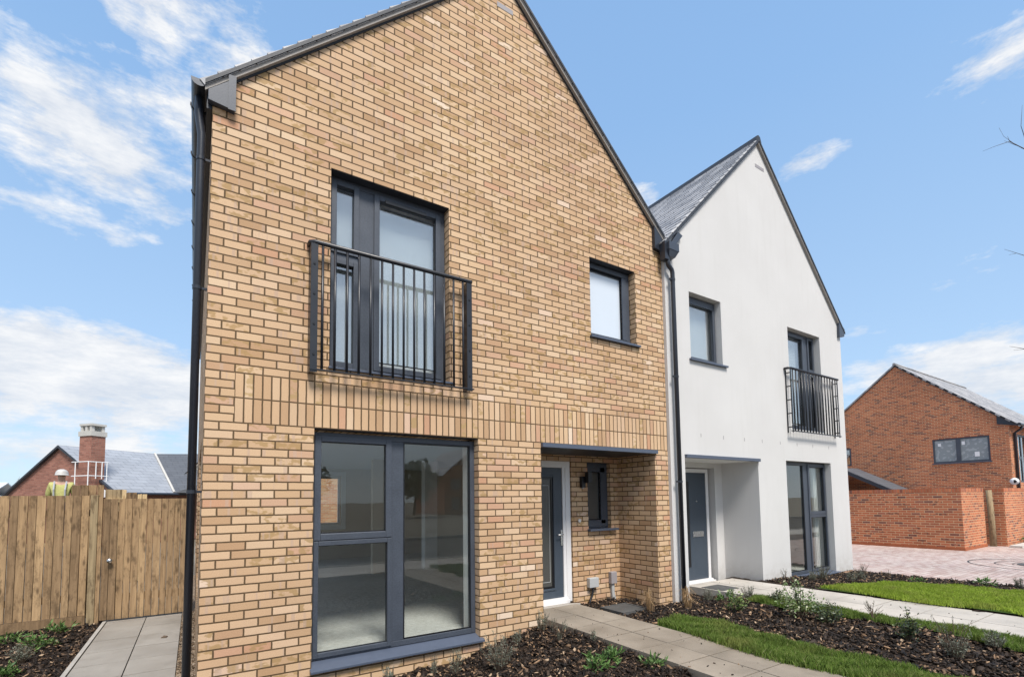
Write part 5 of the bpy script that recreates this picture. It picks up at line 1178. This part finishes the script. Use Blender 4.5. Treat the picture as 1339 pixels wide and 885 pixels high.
# even pale veil added over the unseen sky behind, making window reflections paler
back = W.math('MULTIPLY', W.ramp(W.math('ABSOLUTE', W.math('DIVIDE', W.math('SUBTRACT', az, 30.0), 180.0)), [(.36, (0, 0, 0)), (.5, (1, 1, 1))]), .42)
cl = W.math('ADD', dens, W.math('MULTIPLY_ADD', nn, 4.2, -2.62))
cf = W.math('MULTIPLY', cl, 1.7, clamp=True)
cf = W.math('MULTIPLY', cf, W.math('MULTIPLY_ADD', n3, .35, .76), clamp=True)
cf = W.math('MAXIMUM', cf, back)
grad = W.ramp(W.math('DIVIDE', W.math('MAXIMUM', el, 0.0), 90.0), [(0, (.52, .715, .90)), (.16, (.43, .635, .90)), (.42, (.305, .53, .87)), (1, (.20, .39, .74))])
gsc = W.n('ShaderNodeVectorMath', operation='SCALE'); W.l(grad, gsc.inputs[0]); gsc.inputs['Scale'].default_value = 3.0
skc = W.mix(.85, sky.outputs[0], gsc.outputs[0])
shade = W.mix(W.ramp(n3, [(.35, (0, 0, 0)), (.65, (1, 1, 1))]), (2.2, 2.35, 2.6), (2.98, 3.02, 3.08))
fin = W.mix(cf, skc, shade)
W.l(fin, bg.inputs[0]); bg.inputs[1].default_value = .15
sl = bpy.data.lights.new('sun', 'SUN'); sl.energy = 2.4; sl.angle = R(18); sl.color = (1, .94, .86)
so = bpy.data.objects.new('sun', sl); COL.objects.link(so)
sd = Vector((math.sin(R(SUN_AZ)) * math.cos(R(SUN_EL)), math.cos(R(SUN_AZ)) * math.cos(R(SUN_EL)), math.sin(R(SUN_EL))))
so.rotation_euler = sd.to_track_quat('Z', 'Y').to_euler(); so.location = sd * 30
so['label'] = 'soft sunlight'; so['category'] = 'light'
cam = bpy.data.cameras.new('camera'); co = bpy.data.objects.new('camera', cam); COL.objects.link(co); scene.camera = co
cam.sensor_fit = 'HORIZONTAL'; cam.sensor_width = 36; cam.lens = 637.94 / 1339 * 36
cam.shift_x = (669.5 - 663.083) / 1339; cam.shift_y = (612.424 - 442.5) / 1339; cam.clip_start = .05; cam.clip_end = 3000
yaw, pitch, roll = .57041, .06454, -.01266
f = Vector((math.sin(yaw) * math.cos(pitch), math.cos(yaw) * math.cos(pitch), math.sin(pitch)))
r0 = Vector((math.cos(yaw), -math.sin(yaw), 0)); u0 = r0.cross(f)
r1 = r0 * math.cos(roll) + u0 * math.sin(roll); u1 = u0 * math.cos(roll) - r0 * math.sin(roll)
mw = Matrix.Identity(4)
for i in range(3): mw[i][0] = r1[i]; mw[i][1] = u1[i]; mw[i][2] = -f[i]
mw[0][3], mw[1][3], mw[2][3] = -.05531, -4.90644, 1.4538
co.matrix_world = mw
vs = scene.view_settings; vs.view_transform = 'Standard'; vs.look = 'None'; vs.gamma = 1; vs.exposure = 1.1; vs.use_curve_mapping = False
scene.render.engine = 'CYCLES'; scene.cycles.max_bounces = 12; scene.cycles.diffuse_bounces = 7; scene.cycles.transparent_max_bounces = 12; scene.cycles.use_denoising = True
scene.render.resolution_x, scene.render.resolution_y = 1024, 676
